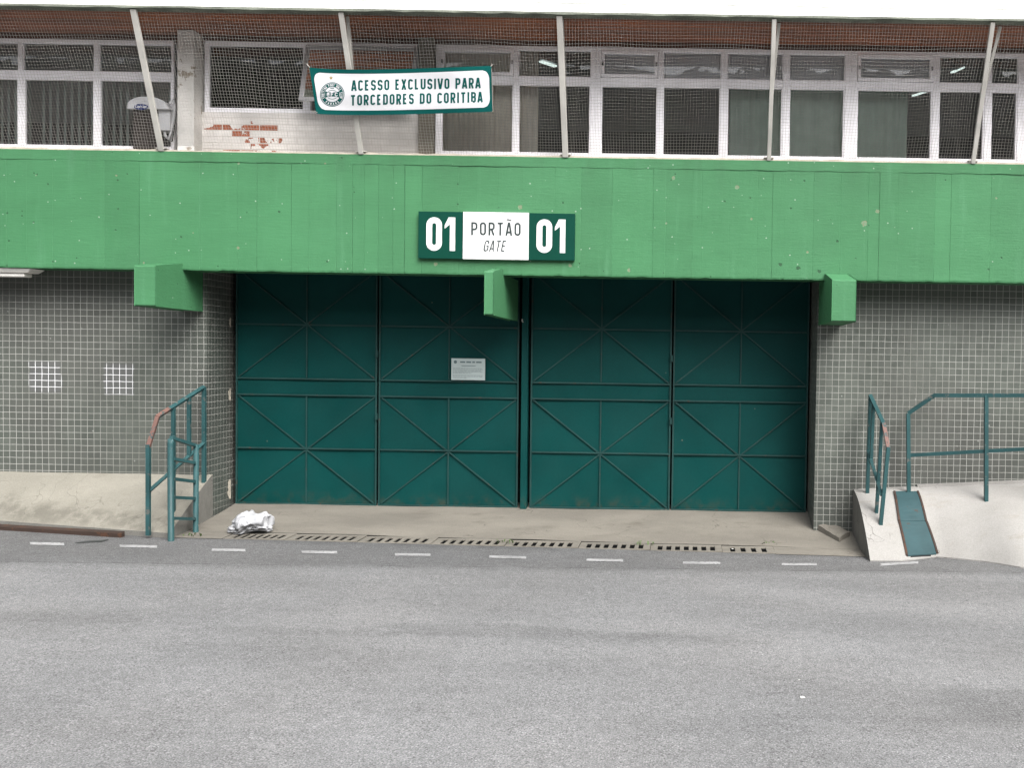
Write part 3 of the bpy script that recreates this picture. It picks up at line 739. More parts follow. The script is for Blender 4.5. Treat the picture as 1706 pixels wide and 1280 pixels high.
tag(g.build('vertical_blind', MBLIND), 'grey green vertical slat blind behind the lower panes at far left', 'blind')
def lamp(u0, v0, u1, v1, y, label, w_=.03):
    a, b = Pix(u0, v0, y), Pix(u1, v1, y+.25)
    root = thing('ceiling_lamp', (a+b)/2, label, 'lamp', 'fluorescent lamps lit inside the rooms')
    t = MB(); t.bar(a, b, .045, .016, (0, 0, 1)); t.build('tube', MTUBE, root)
    t = MB(); t.bar(a+Vector((0, .0, .035)), b+Vector((0, .0, .035)), .09, .03, (0, 0, 1)); t.build('housing', MCEIL, root)
    for q in (lerp(a, b, .2), lerp(a, b, .8)): h = MB(); h.bar(q+Vector((0, 0, .05)), (q.x, q.y, zs+.03), .008); h.build('hanger', MHINGE, root)
lamp(901, 102, 925, 110, .52, 'lit fluorescent lamp seen through the upper pane left of the third net pole')
lamp(1587, 120, 1604, 112, .52, 'lit fluorescent lamp seen through an upper pane left of the last net pole')
lamp(1522, 159, 1541, 153, 1.0, 'lit fluorescent lamp beside the grey green bunched curtain')

# ------------------------------------------------------------------ gates
zg = [Pix(870, v, YG).z for v in (845, 753, 664, 637, 547, 455)]    # bottom rail ... top rail
def gate(leaves, label):
    xs0 = Pix(leaves[0][0], 700, YG).x
    root = thing('metal_gate', (xs0, YG, .2), label, 'gate', 'teal sheet metal gates with cross braces')
    for ul, ur in leaves:
        xl, xr = Pix(ul, 700, YG).x, Pix(ur, 700, YG).x
        p = MB(); p.grid(lambda x, z: (x, YG+.004*math.sin(x*5+z*2)+.002*math.sin(z*7+x), z), arange(xl, xr, .12), arange(zg[0]-.01, zb0+.3, .15))
        lf = p.build('leaf', MGATE, root, smooth=True)
        b = MB(); t, y0, y1 = .017, YG-.022, YG-.006; xm = (xl+xr)/2
        zz = zg
        for k, z in enumerate(zz): b.box(xl, xr, y0-(.002 if k in (0, 2, 3, 5) else 0), y1, z-t/2, z+t/2)
        for x in (xl+t/2, xr-t/2): b.box(x-t/2, x+t/2, y0+.0015, y1, zz[0]+t/2, zb0+.3)
        b.build('frame', MBARS, lf)
        b = MB(); t = .014
        for za, zm, zc in ((zz[0], zz[1], zz[2]), (zz[3], zz[4], zz[5])):
            b.box(xm-t/2, xm+t/2, y0+.006, y1, za+.014, zc-.014)
            b.bar((xl+.03, y0+.012, za+.016), (xr-.03, y0+.012, zc-.016), t, .010); b.bar((xl+.03, y0+.0105, zc-.016), (xr-.03, y0+.0105, za+.016), t, .010)
        b.build('brace', MBARS, lf)
    # hinges between the leaves
    xh = Pix((leaves[0][1]+leaves[1][0])/2-1, 700, YG).x
    for v in (590, 694): z = Pix(630, v, YG).z; h = MB(); h.box(xh-.013, xh+.011, YG-.045, YG-.024, z-.035, z+.035); h.build('hinge', MBARS, root)
gate(((394, 628.5), (631.5, 864)), 'left pair of teal gate leaves carrying the white notice')
gate(((884, 1117.5), (1120.5, 1345)), 'right pair of teal gate leaves without any notice')
g = MB(); xa, xb = Pix(869.5, 700, YG).x, Pix(880, 700, YG).x; g.box(xa, xb, YG-.07, YG+.05, .16, zb0+.1)
tag(g.build('gate_post', MGATE, bevel=.004), 'narrow teal steel post standing between the two gates', 'post')
g = MB(); q = Pix(870, 535, YG-.1); g.tube([q+Vector((0, 0, .02)), q, q+Vector((.012, 0, -.012))], .008, 6)
tag(g.build('hook', MPAPER), 'small pale hook under the middle beam bracket', 'hook')
# rough render patches on the edge of the left jamb and a black strip for the dark gap under the leaves
g = MB(); g.box(XL, XR, YG-.02, YG+.08, .10, zg[0]-.03); g.build('gap_shade', MDARK, bld)
xj = XL+.004
for v0, v1, wd in ((530, 545, .03), (648, 668, .05), (800, 832, .07)):
    za, zb = Pix(390, v1, YG-.05).z, Pix(390, v0, YG-.05).z
    g = MB(); n_ = 9; L_ = [(YG-.04-wd*rnd(.3, 1)*math.sin(3.14*(i+.3)/n_), lerp(za, zb, i/(n_-1))) for i in range(n_)]
    for p, q in zip(L_, L_[1:]): g.quad((xj, p[0], p[1]), (xj, YG-.01, p[1]), (xj, YG-.01, q[1]), (xj, q[0], q[1]))
    g.build('patched_render', MLEDGE, bld)
# notice
root = thing('notice', Pix(780, 635, YG-.05), 'white notice plate screwed to the left teal gate', 'notice')
yn = YG-.046
g = MB(); a, b = Pix(752, 597, yn), Pix(808, 634, yn); g.box(a.x, b.x, yn, yn+.008, b.z, a.z); g.build('plate', MNOTE, root, bevel=.002)
g = MB(); gf = MB(); W_, H_ = b.x-a.x, a.z-b.z
def np_(s, t, l=0): return Vector((a.x+s*W_, yn-.0015-.0004*l, b.z+t*H_))
x = .26
for wd in (.17, .16, .10, .18):             # heading, too small to read
    g.quad(np_(x, .80), np_(x+wd-.02, .80), np_(x+wd-.02, .86), np_(x, .86)); x += wd+.015
g.quad(np_(.30, .645), np_(.72, .645), np_(.72, .67), np_(.30, .67))
cx_, cz_ = .12, .83
g.quad(*[np_(cx_+.05*math.cos(k*.5236), cz_+.075*math.sin(k*.5236)) for k in range(12)])
for t_, e in ((.53, .92), (.475, .93), (.42, .9), (.365, .93), (.31, .6), (.21, .93), (.155, .92), (.10, .45)):
    s = .05
    while s < e: q = rnd(.03, .11); gf.quad(np_(s, t_), np_(min(s+q, e), t_), np_(min(s+q, e), t_+.022), np_(s, t_+.022)); s += q+.012
g.build('heading', MNOTEI, root); gf.build('lettering', MNOTEG, root)

# ------------------------------------------------------------------ gate number sign
ys = -.045
tl_, br_ = Pix(697, 353, ys), Pix(957, 432, ys); cz0 = (Pix(697, 391, ys).z+Pix(957, 395, ys).z)/2; hh = Pix(827, 353.5, ys).z-Pix(827, 431.5, ys).z
z0, z1 = cz0-hh/2, cz0+hh/2; xa, xb, xc_, xd = Pix(697, 392, ys).x, Pix(771.5, 392, ys).x, Pix(881, 392, ys).x, Pix(957.5, 392, ys).x
root = thing('gate_sign', ((xa+xd)/2, -.01, z0), 'green and white gate number sign on the green beam', 'sign')
for a_, b_ in ((xa, xb), (xc_, xd)): g = MB(); g.box(a_, b_, ys, -.008, z0, z1); g.build('green_panel', MSGREEN, root)
g = MB(); g.box(xb, xc_, ys-.004, -.008, z0-.002, z1+.002); g.build('white_panel', MSWHITE, root)
def flat(u0, vb, hpx, y, sl=0):              # maps stroke units to the plane y; cap height hpx pixels, baseline vb at u0
    p = Pix(u0, vb, y); k = hpx*(y-CAM.y)/F
    return lambda s, t, l=0: Vector((p.x+s*k, y-.0004*l, p.z+t*k))
g = MB()
for u0, vb in ((710, 417.5), (893.5, 421)):
    g = MB(); text(g, '0', 26/55.5, .176, flat(u0, vb, 55.5, ys-.002)); text(g, '1', 17.5/55.5, .160, flat(u0+30.5, vb+.3, 55.5, ys-.002)); g.build('numerals', MSWHITE, root)
g = MB(); f_ = flat(785, 391.5, 21.5, ys-.0062); 
def letters(s_, L, t, mp, slant, gap):       # each letter of the sign a part of its own
    ws = [WID.get(c, .50) for c in s_]; k = L/(sum(ws)+gap*(len(s_)-1)); x = 0
    for ch, w0 in zip(s_, ws):
        q = MB(); x_ = x
        text(q, ch, w0*k, t, lambda a, b_, l=0: mp(a+x_, b_, l), slant, gap); x += w0*k+gap*k
        if (ch, s_) == ('A', 'PORTAO'):
            for qd in ribbon([(i/10*.36, 1.20+.035*math.sin(i/10*6.28)) for i in range(11)], False, .075): q.quad(*[mp(2.73+p[0], p[1], 1) for p in qd])
        q.build('letter', MSGREY, root)
letters('PORTAO', 82/21.5, .135, f_, 0, .2)
letters('GATE', 36/18, .10, flat(805, 418.5, 18, ys-.0062), .18, .14)

# ------------------------------------------------------------------ net, poles, banner, air conditioner
ytop, ybot = -.56, .03
def ynet(z): return lerp(ytop, ybot, (zs-z)/(zs-zt0))
def netp(u, v, off=0):                       # point of the inclined net plane seen at (u, v)
    d = ray(u, v); k = (ytop-ybot)/(zs-zt0)  # y = ybot + k (z - zt0)
    t = (ybot+off+k*(CAM.z-zt0)-CAM.y)/(1-k*d.z)
    return CAM+d*t
g = MB(); pit = .0285; x0n, x1n = -11, 8
def sag(x, z):
    s = (z-zt0)/(zs-zt0); e = math.sin(math.pi*clamp(s, 0, 1))
    return (.030*math.sin(x*1.9+.5)+.018*math.sin(x*4.7+z*3))*e, (.012*math.sin(x*3.3+s*4)+.008*math.sin(x*8+2*s))*e, (.020*math.sin(x*2.1+1)+.012*math.sin(x*5.3))*e
zv = [lerp(zt0+.015, zs-.002, i/12) for i in range(13)]
x = x0n
while x < x1n:
    xx = x+rnd(-.003, .003)
    pts = []
    for z in zv:
        sy, sx, sz = sag(xx, z); pts.append((xx+sx, ynet(z)+sy, z+sz*0))
    g.tube(pts, .0013, 3, False); x += pit
n = int((zs-zt0)*1.06/pit)
for j in range(1, n):
    z = lerp(zt0+.015, zs-.004, j/n); pts = []
    for xx in arange(x0n, x1n, .14):
        sy, sx, sz = sag(xx, z); pts.append((xx, ynet(z)+sy-.001, z+sz+rnd(-.0015, .0015)))
    g.tube(pts, .0013, 3, False)
tag(g.build('safety_net', MNET), 'pale square mesh netting stretched from the roof edge to the green beam', 'net')
pg = 'slanting poles that hold the netting'
plabs = ['slanting pole passing in front of the brown air conditioner', 'slanting pole running behind the white banner', 'single slanting pole left of the middle of the beam, right of the banner',
         'nearly upright pole in front of the grey green curtains', 'slanting pole nearest the right edge of the frame']
for (ut, vt, ub, vb, ut2, lab, wd) in ((222, 16, 269, 247, None, plabs[0], .055), (568, 20, 602, 252, 579, plabs[1], .048), (932, 25, 942, 260, 937, plabs[2], .055), (1290, 28, 1281, 263, 1298, plabs[3], .040), (1654, 33, 1621, 269, 1667, plabs[4], .042)):
    a, b = Pix(ut, vt, ytop-.03), Pix(ub, vb, ybot-.035); a.z = zs; b.z = zt0+.005
    root = thing('net_pole', b, lab, 'pole', pg)
    t = MB(); t.bar(a, b, wd, .03); t.build('upright', MPOLE, root, bevel=.003)
    t = MB(); t.box(b.x-.05, b.x+.05, b.y-.02, b.y+.06, zt0+.0245, zt0+.033); t.build('foot_plate', MPOLE, root)
    if ut2:
        a2 = Pix(ut2, vt, ytop+.08); a2.z = zs; k = .5 if ut2-ut > 6 else .9
        t = MB(); t.bar(a2, lerp(a, b, k)+Vector((.01, .035, 0)), .028, .02); t.build('brace', MPOLE, root)
# banner
BL_ = [(515, 111), (819, 109), (821, 186), (527, 189)]
def bpix(s, t):                              # s across, t down
    u = lerp(lerp(515, 819, s), lerp(527, 821, s), t); v = lerp(lerp(111, 109, s), lerp(189, 186, s), t)
    v += (5.0*math.sin(math.pi*s**.62))*(1-.35*t) if True else 0
    return u, v
def bsurf(u, v, off=0):
    p = netp(u, v, -.10); wv = .008*math.sin(p.x*7+p.z*3)+.005*math.sin(p.x*17-p.z*9)+.004*math.sin(p.z*21+p.x*2)
    p2 = netp(u, v, -.10+wv-off); return p2
root = thing('banner', bsurf(660, 190), 'white banner with teal border and teal lettering tied to the netting', 'banner')
g = MB(); g.grid(lambda s, t: bsurf(*bpix(s, t)), arange(0, 1, 1/64), arange(0, 1, 1/14)); g.build('cloth', MBTEAL, root, smooth=True)
g = MB()                                     # white field with rounded corners
s0, s1, t0, t1, rs, rt_ = .018, .985, .095, .90, .035, .20
ts = arange(t0, t1, 1/40)
def edge(t):
    d = max(0, rt_-(t-t0), rt_-(t1-t))/rt_; return rs*(1-math.sqrt(max(0, 1-min(1, d)**2)))
g.grid(lambda s, t: bsurf(*bpix(lerp(s0+edge(t), s1-edge(t), s), t), .0012), arange(0, 1, 1/64), ts); g.build('white_field', MBWHITE, root, smooth=True)
g = MB()
def bline(u0, v0, u1, v1, hp):
    def f(s, t, l=0):
        u = u0+s*hp; v = lerp(v0, v1, (u-u0)/(u1-u0))-t*hp
        return bsurf(u, v, .0030+.0004*l)
    return f
text(g, 'ACESSO EXCLUSIVO PARA', 215/17.5, .17, bline(585.5, 151, 800, 146.5, 17.5), gap=.17)
text(g, 'TORCEDORES DO CORITIBA', 220/17.5, .17, bline(584, 175.5, 804, 170, 17.5), gap=.17)
g.build('lettering', MBTEAL, root)
def disc(mb, cu, cv, r0, r1, off, a0=0, a1=360, n=40):
    for i in range(n):
        A, B = R(lerp(a0, a1, i/n)), R(lerp(a0, a1, (i+1)/n))
        P = [(cu+r0*math.cos(A), cv-r0*math.sin(A)), (cu+r1*math.cos(A), cv-r1*math.sin(A)), (cu+r1*math.cos(B), cv-r1*math.sin(B)), (cu+r0*math.cos(B), cv-r0*math.sin(B))]
        mb.quad(*[bsurf(u, v, off) for u, v in P])
EU, EV = 553.5, 157
ge, gw = MB(), MB()
disc(ge, EU, EV, 19.2, 20.3, .0024); disc(ge, EU, EV, 12.8, 18.4, .0024); disc(gw, EU, EV, .01, 12.0, .0036)
def around(s, a0, a1, r, hp, inward=False):
    n = len(s)
    for i, ch in enumerate(s):
        A = R(lerp(a0, a1, i/(n-1)))
        def f(x, y, l=0):
            ax, ay = (x-.28)*hp, (y-.5)*hp
            if inward: rr = r-ay; aa = A+ax/r
            else: rr = r+ay; aa = A-ax/r
            return bsurf(EU+rr*math.cos(aa), EV-rr*math.sin(aa), .0036+.0004*l)
        for li, (pts, cl) in enumerate(glyph(ch, .56, .2)):
            for qd in ribbon(pts, cl, .2): gw.quad(*[f(p[0], p[1], li) for p in qd])
around('CORITIBA FOOT BALL CLUB', 200, -20, 15.6, 3.9)
around('PARANA', 232, 308, 15.6, 3.7, True)
gb = MB()
for i in range(24):                          # curved green band across the globe
    A0, A1 = lerp(-11.9, 11.9, i/24), lerp(-11.9, 11.9, (i+1)/24)
    hb = lambda x: 3.4+1.9*(x/12)**2
    gb.quad(*[bsurf(EU+x, EV+y, .0048) for x, y in ((A0, hb(A0)), (A1, hb(A1)), (A1, -hb(A1)), (A0, -hb(A0)))])
for r_, cy in ((9, -14), (9, 14)):
    for i in range(12):
        xa_, xb_ = lerp(-7, 7, i/12), lerp(-7, 7, (i+1)/12); fy = lambda x: cy*.52+(x/7)**2*(-2 if cy > 0 else 2)
        gb.quad(*[bsurf(EU+x, EV+y, .0048) for x, y in ((xa_, fy(xa_)), (xb_, fy(xb_)), (xb_, fy(xb_)+.8), (xa_, fy(xa_)+.8))])
gb.quad(*[bsurf(EU+x, EV+y, .0048) for x, y in ((-3.5, -11.3), (3.5, -11.3), (3, -10.0), (-3, -10.0))])
gl = MB()
for i, ch in enumerate('CFC'):
    hp = 6.6; u0 = EU-9.2+i*6.7
    for li, (pts, clo) in enumerate(glyph(ch, .72, .2)):
        for qd in ribbon(pts, clo, .2): gl.quad(*[bsurf(u0+p[0]*hp, EV+3.3-p[1]*hp, .0060+.0004*li) for p in qd])
em = ge.build('emblem', MBTEAL, root); gw.build('emblem_field', MBWHITE, em); gb.build('emblem_band', MBTEAL, em); gl.build('emblem_letters', MBWHITE, em)
g = MB(); P = []
for k in range(10):
    rr = 3.6 if k % 2 == 0 else 1.5; A = R(90+36*k); P.append(bsurf(551.5+rr*math.cos(A), 129.5-rr*math.sin(A), .0024))
for k in range(10): g.quad(bsurf(551.5, 129.5, .0026), P[k], P[(k+1) % 10])
g.build('star', MYEL, root)
for (u, v, u2, v2) in ((516, 112, 511, 106), (528, 187, 520, 184.5), (818, 110, 820, 107), (820.5, 185, 821, 189)): g = MB(); g.tube([bsurf(u, v, .004), netp(u2, v2)], .005, 5); g.build('cord', MROPE, root)
g = MB(); g.tube([bsurf(*bpix(1, lerp(.06, .95, i/8)), .004) for i in range(9)], .003, 4); g.build('hem_cord', MROPE, root)

# air conditioner standing on the ledge behind the net
ya = .085; P0 = Pix(222, 247, ya)
root = thing('air_conditioner', (Pix(245, 247, ya).x, .2, zt0+.02), 'brown fronted air conditioner with white top on the ledge', 'air conditioner')
xa, xb = Pix(222, 220, ya).x, Pix(262, 220, ya).x; xw = Pix(282, 220, ya).x; zc = Pix(240, 181, ya).z
g = MB(); g.box(xa, xb, ya, .25, zt0+.024, zc)
nl = 14
for i in range(nl): z = lerp(zt0+.04, zc-.01, (i+.5)/nl); g.hexa([(xa, ya-.010, z-.010), (xb, ya-.010, z-.010), (xa, ya-.0005, z-.004), (xb, ya-.0005, z-.004), (xa, ya-.006, z+.002), (xb, ya-.006, z+.002), (xa, ya-.0005, z+.010), (xb, ya-.0005, z+.010)])
g.build('grille', MACB, root)
g = MB(); zl = Pix(272, 217, ya).z; g.box(xb+.002, xw, ya+.01, .25, zl, zc); g.build('side_casing', MACW, root, bevel=.008)
g = MB(); ul, ur = Pix(214.5, 180, ya).x, Pix(284, 180, ya).x; zt_ = Pix(245, 162, ya).z
N = 18; top = [(lerp(ul, ur, i/N), zc+.004+(zt_-zc)*(max(0, 1-abs(2*i/N-.9)**2.6))**.6) for i in range(N+1)]
for (xa_, z_a), (xb_, z_b) in zip(top, top[1:]):
    g.hexa([(xa_, ya-.03, zc-.006), (xb_, ya-.03, zc-.006), (xa_, .26, zc-.006), (xb_, .26, zc-.006), (xa_, ya-.02, z_a), (xb_, ya-.02, z_b), (xa_, .26, z_a), (xb_, .26, z_b)])
g.build('top_cover', MACW, root)
g = MB(); c_ = Pix(235, 177.5, ya-.034); el = lambda a, k=1, o=0: Vector((c_.x+.072*k*math.cos(a), ya-.034-o, c_.z+.030*k*math.sin(a)))
for i in range(24): g.quad(el(0, 0), el(i*.2618), el((i+1)*.2618))
lg = g.build('badge', MBLUE, root)
g = MB(); text(g, 'Carrier', .115/.034, .13, lambda s, t, l=0: Vector((c_.x-.056+s*.034, ya-.036-.0003*l, c_.z-.013+t*.034)), gap=.08); g.build('badge_lettering', MSWHITE, lg)
g = MB(); g.tube([Pix(283, 172, .12), Pix(289, 166, .12), Pix(291, 175, .13), Pix(289, 200, .14), Pix(285, 222, .13), Pix(281, 232, .12), Pix(276, 226, .12), Pix(273, 217, .12)], .016, 7); g.build('hose', MACW, root, smooth=True)
g = MB(); g.tube([Pix(292, 72, YWIN-.05), Pix(293.5, 120, YWIN-.06), Pix(292, 165, .15), Pix(291.5, 205, .14), Pix(287, 235, .12), Pix(277, 238, .12), Pix(272, 220, .12)], .006, 5); g.build('cable', MCABLE, root, smooth=True)

# luminaire under the beam at far left
p0 = Pix(62, 446, .12); xr_ = p0.x; xl_ = xr_-1.25
root = thing('tube_luminaire', ((xl_+xr_)/2, .12, zb0), 'white twin tier tube luminaire fixed under the beam at far left', 'luminaire')
g = MB(); g.hexa([(xl_+.05, .05, zb0-.045), (xr_-.05, .05, zb0-.045), (xl_+.05, .22, zb0-.045), (xr_-.05, .22, zb0-.045), (xl_, .02, zb0-.003), (xr_, .02, zb0-.003), (xl_, .25, zb0-.003), (xr_, .25, zb0-.003)]); g.build('housing', MFIX, root, bevel=.004)
g = MB(); g.box(xl_+.06, xr_-.10, .07, .20, zb0-.085, zb0-.046); g.build('diffuser', MFIX, root, bevel=.01)

# ------------------------------------------------------------------ railings
def foot(u, v, zf): return on(u, v, zf)
RW = .036
def at(p, u, v): return Pix(u, v, p.y)       # the point above foot p seen at (u, v)
# left pavement: long stair rail
fb = foot(340, 795, zleft); fb.y = min(fb.y, .34); ff = foot(247, 889, zleft)
def zrail(y, top): return top
root = thing('stair_railing', ff, 'tall teal railing with rusty bend running up to the left tiled wall', 'railing', 'teal railings on the left pavement')
B0 = Pix(340, 645, .30); Bl = Pix(341, 737, .30); Bf = Pix(340, 795, .30); xr0 = B0.x
F0 = Pix(247, 741, ff.y); Ft = Pix(263, 694, lerp(ff.y, .30, .14))
kn = lambda k: lerp(Ft, B0, k)
for (k, low) in ((0, 0), (1, 0)):
    pass
t = MB(); t.bar(ff-Vector((0, 0, .02)), F0, RW); t.build('post', MRAIL, root)
t = MB(); t.bar((B0.x, .30, zleft(B0.x, .30)-.03), B0, RW); t.build('post', MRAIL, root)
low0, low1 = Pix(249, 818, ff.y), Bl
for k in (.32, .66):
    a = kn(k); l = lerp(low0, low1, (a.y-low0.y)/(low1.y-low0.y)); t = MB(); t.bar(a-Vector((0, 0, .01)), Vector((a.x, a.y, l.z if k > .5 else zleft(a.x, a.y)-.02)), RW*.9); t.build('post', MRAIL, root)
t = MB(); t.bar(kn(.24), B0, RW, RW*.8); t.build('handrail', MRAIL, root)
t = MB(); t.bar(Ft-(kn(1)-Ft).normalized()*.012, kn(.238), RW*1.02, RW*.85); t.bar(F0-Vector((0, 0, .02)), Ft, RW*1.02, RW*.8); o = t.build('rusted_handrail', MRUSTR, root); o['label'] = 'rusty pink bend of the handrail'
t = MB(); t.bar(low0, low1, RW*.9, RW*.5); t.build('lower_rail', MRAIL, root)
# short barred railing beside it
yf_, yb_ = -.55, -.12
f1 = Pix(285, 893, yf_); b1 = Pix(326, 888, yb_)
root = thing('short_railing', f1, 'short teal railing with five crossbars at the left pavement edge', 'railing', 'teal railings on the left pavement')
ft = Pix(284, 728, yf_); bt = Pix(327, 741, yb_)
f1.z = zroad(f1.x, f1.y)-.02; b1.z = zroad(b1.x, b1.y)-.02
rr = .026
dr = (bt-ft).normalized(); t = MB(); t.tube([f1, ft-Vector((0, 0, .07)), ft-Vector((0, 0, .025))+dr*.006, ft-Vector((0, 0, .006))+dr*.022, ft+dr*.06], [rr*1.1, rr*1.1, rr*1.05, rr*.95, rr*.85], 12); t.build('post', MRAIL, root, smooth=True)
t = MB(); t.tube([b1, bt], rr, 10); t.build('post', MRAIL, root, smooth=True)
for va, vb_ in ((730, 743), (765, 772), (798, 803), (829, 831), (864, 865)):
    t = MB(); t.bar(Pix(286, va, yf_), Pix(326, vb_, yb_), .030, .030); t.build('crossbar', MRAIL, root)
# right pavement: short railing edge-on
root = thing('stair_railing', foot(1467, 873, zright), 'narrow teal railing seen end on beside the right tiled wall', 'railing', 'teal railings on the right pavement')
pf, pm = foot(1467, 873, zright), foot(1460, 854, zright); yb_ = .26; pb = Pix(1445, 815, yb_); pb.z = zright(pb.x, yb_)
tb = Pix(1450, 659, yb_); tm = Pix(1472, 706, lerp(pf.y, yb_, .25)); tf = Pix(1480, 745, pf.y)
t = MB(); t.bar(pf-Vector((0, 0, .02)), tf, RW); t.build('post', MRAIL, root)
k = (pm.y-tm.y)/(tb.y-tm.y); q = lerp(tm, tb, clamp(k, .1, .9))
t = MB(); t.bar(pm-Vector((0, 0, .02)), q, RW*.9); t.build('post', MRAIL, root)
t = MB(); t.bar(pb-Vector((0, 0, .03)), tb, RW); t.build('post', MRAIL, root)
q2 = lerp(pb, pf, .2); q2.z = zright(q2.x, q2.y); q2t = lerp(tb, tm, .25)
t = MB(); t.bar(lerp(q2, q2t, .35), q2t, RW*.9); t.build('post', MRAIL, root)
t = MB(); t.bar(tb, tm, RW, RW*.8); t.build('handrail', MRAIL, root)
t = MB(); t.bar(tm+Vector((0, 0, .006)), tf+Vector((0, 0, -.01)), RW*1.02, RW*.8); o = t.build('rusted_handrail', MRUSTR, root); o['label'] = 'rust bared bend of the handrail'
t = MB(); t.bar(Pix(1446, 750, yb_), Pix(1469, 826, pf.y), RW*.9, RW*.5); t.build('lower_rail', MRAIL, root)
# right pavement: long ramp railing
pa = foot(1514, 822, zright); pb = foot(1643, 834, zright)
root = thing('ramp_railing', pa, 'long teal ramp railing reaching the right edge of the frame', 'railing', 'teal railings on the right pavement')
ta, tb = Pix(1513, 689, pa.y), Pix(1643, 659, pb.y); kx = lerp(pa.y, pb.y, .32); tk = Pix(1556, 659, kx)
dirn = (tb-tk); te = tb+dirn*1.9; pe = tb+dirn*1.35
t = MB(); t.bar(pa-Vector((0, 0, .03)), ta, RW*1.05); t.build('post', MRAIL, root)
t = MB(); t.bar(pb-Vector((0, 0, .03)), tb, RW*1.05); t.build('post', MRAIL, root)
t = MB(); t.bar((pe.x, pe.y, zright(pe.x, pe.y)-.03), pe, RW*1.05); t.build('post', MRAIL, root)
t = MB(); t.bar(tk, te, RW*1.1, RW); t.build('handrail', MRAIL, root)
t = MB(); t.bar(ta, tk+Vector((.01, 0, .004)), RW*1.08, RW*.98); t.build('sloping_handrail', MRAIL, root)
la, lb = Pix(1514, 759, pa.y), Pix(1643, 752, pb.y); t = MB(); t.bar(la, lb+(lb-la)*1.6, RW, RW*.5); t.build('lower_rail', MRAIL, root)

# ------------------------------------------------------------------ steel plates, drain, markings, litter
pgp = 'steel gutter plates on the right pavement'
for (uv, lab) in ((((1492, 819), (1527, 819), (1541, 868), (1500, 868)), 'upper teal gutter plate beside the tiled wall'), (((1500.5, 869), (1541.5, 869), (1560, 923), (1513, 926)), 'lower teal gutter plate with rusty edges at the road')):
    C = [on(u, v, lambda x, y: zright(x, y)+.014) for u, v in uv]
    g = MB(); E = {-1: MB(), 1: MB()}; n = 8
    for i in range(n):
        k0, k1 = i/n, (i+1)/n
        L0, L1, R0, R1 = lerp(C[0], C[3], k0), lerp(C[0], C[3], k1), lerp(C[1], C[2], k0), lerp(C[1], C[2], k1)
        for p in (L0, L1, R0, R1): p.z = zright(p.x, p.y)+.016
        g.hexa([L1-Vector((0, 0, .012)), R1-Vector((0, 0, .012)), L0-Vector((0, 0, .012)), R0-Vector((0, 0, .012)), L1, R1, L0, R0])
        for a, b, sgn in ((L0, L1, -1), (R0, R1, 1)):
            o_ = Vector((sgn*.022, 0, 0)); i_ = Vector((sgn*.002, 0, 0)); dn = Vector((0, 0, .02)); up_ = Vector((0, 0, .006))
            E[sgn].hexa([b+(o_ if sgn < 0 else i_)-dn, b+(i_ if sgn < 0 else o_)-dn, a+(o_ if sgn < 0 else i_)-dn, a+(i_ if sgn < 0 else o_)-dn, b+(o_ if sgn < 0 else i_)+up_, b+(i_ if sgn < 0 else o_)+up_, a+(o_ if sgn < 0 else i_)+up_, a+(i_ if sgn < 0 else o_)+up_])
    root = thing('gutter_plate', C[3], lab, 'metal plate', pgp)
    g.build('plate', MPLATE, root); E[-1].build('edge_angle', MRUST, root); E[1].build('edge_angle', MRUST, root)
    if 'lower' in lab:
        m_ = MB(); a, b = lerp(C[3], C[2], .08), lerp(C[3], C[2], .80); O_ = Vector((0, -.006, 0)); m_.quad((a.x, a.y-.006, zroad(a.x, a.y)+.006), (b.x, b.y-.006, zroad(b.x, b.y)+.010), (b.x, b.y-.006, b.z-.006), (a.x, a.y-.006, a.z-.006)); m_.build('mouth_shade', MDARK, root)  # black sheet painting the dark opening under the plate end
# rusty channel along the front of the left pavement
g = MB(); a, b = on(-160, 872, lambda x, y: .12), on(204, 893, lambda x, y: .10)
g.bar(a, b, .05, .06, (0, 1, 0)); q = lerp(a, b, 1.0); g.bar(a+Vector((0, .05, .022)), b+Vector((-.04, .05, .020)), .012, .09, (0, 1, 0))
tag(g.build('steel_channel', MRUST), 'rusty brown steel channel edging the left pavement', 'metal channel')
g = MB(); a, b = on(128, 905, zroad), on(176, 902, zroad); g.hexa([(a.x, a.y-.03, a.z+.002), (b.x, b.y-.05, a.z+.002), (a.x+.03, a.y+.06, a.z+.002), (b.x, b.y+.05, a.z+.002), (a.x, a.y-.03, a.z+.005), (b.x, b.y-.05, a.z+.004), (a.x+.03, a.y+.06, a.z+.005), (b.x, b.y+.05, a.z+.004)])
tag(g.build('metal_cover', MHINGE), 'small dark metal cover on the road near the rusty channel', 'cover')
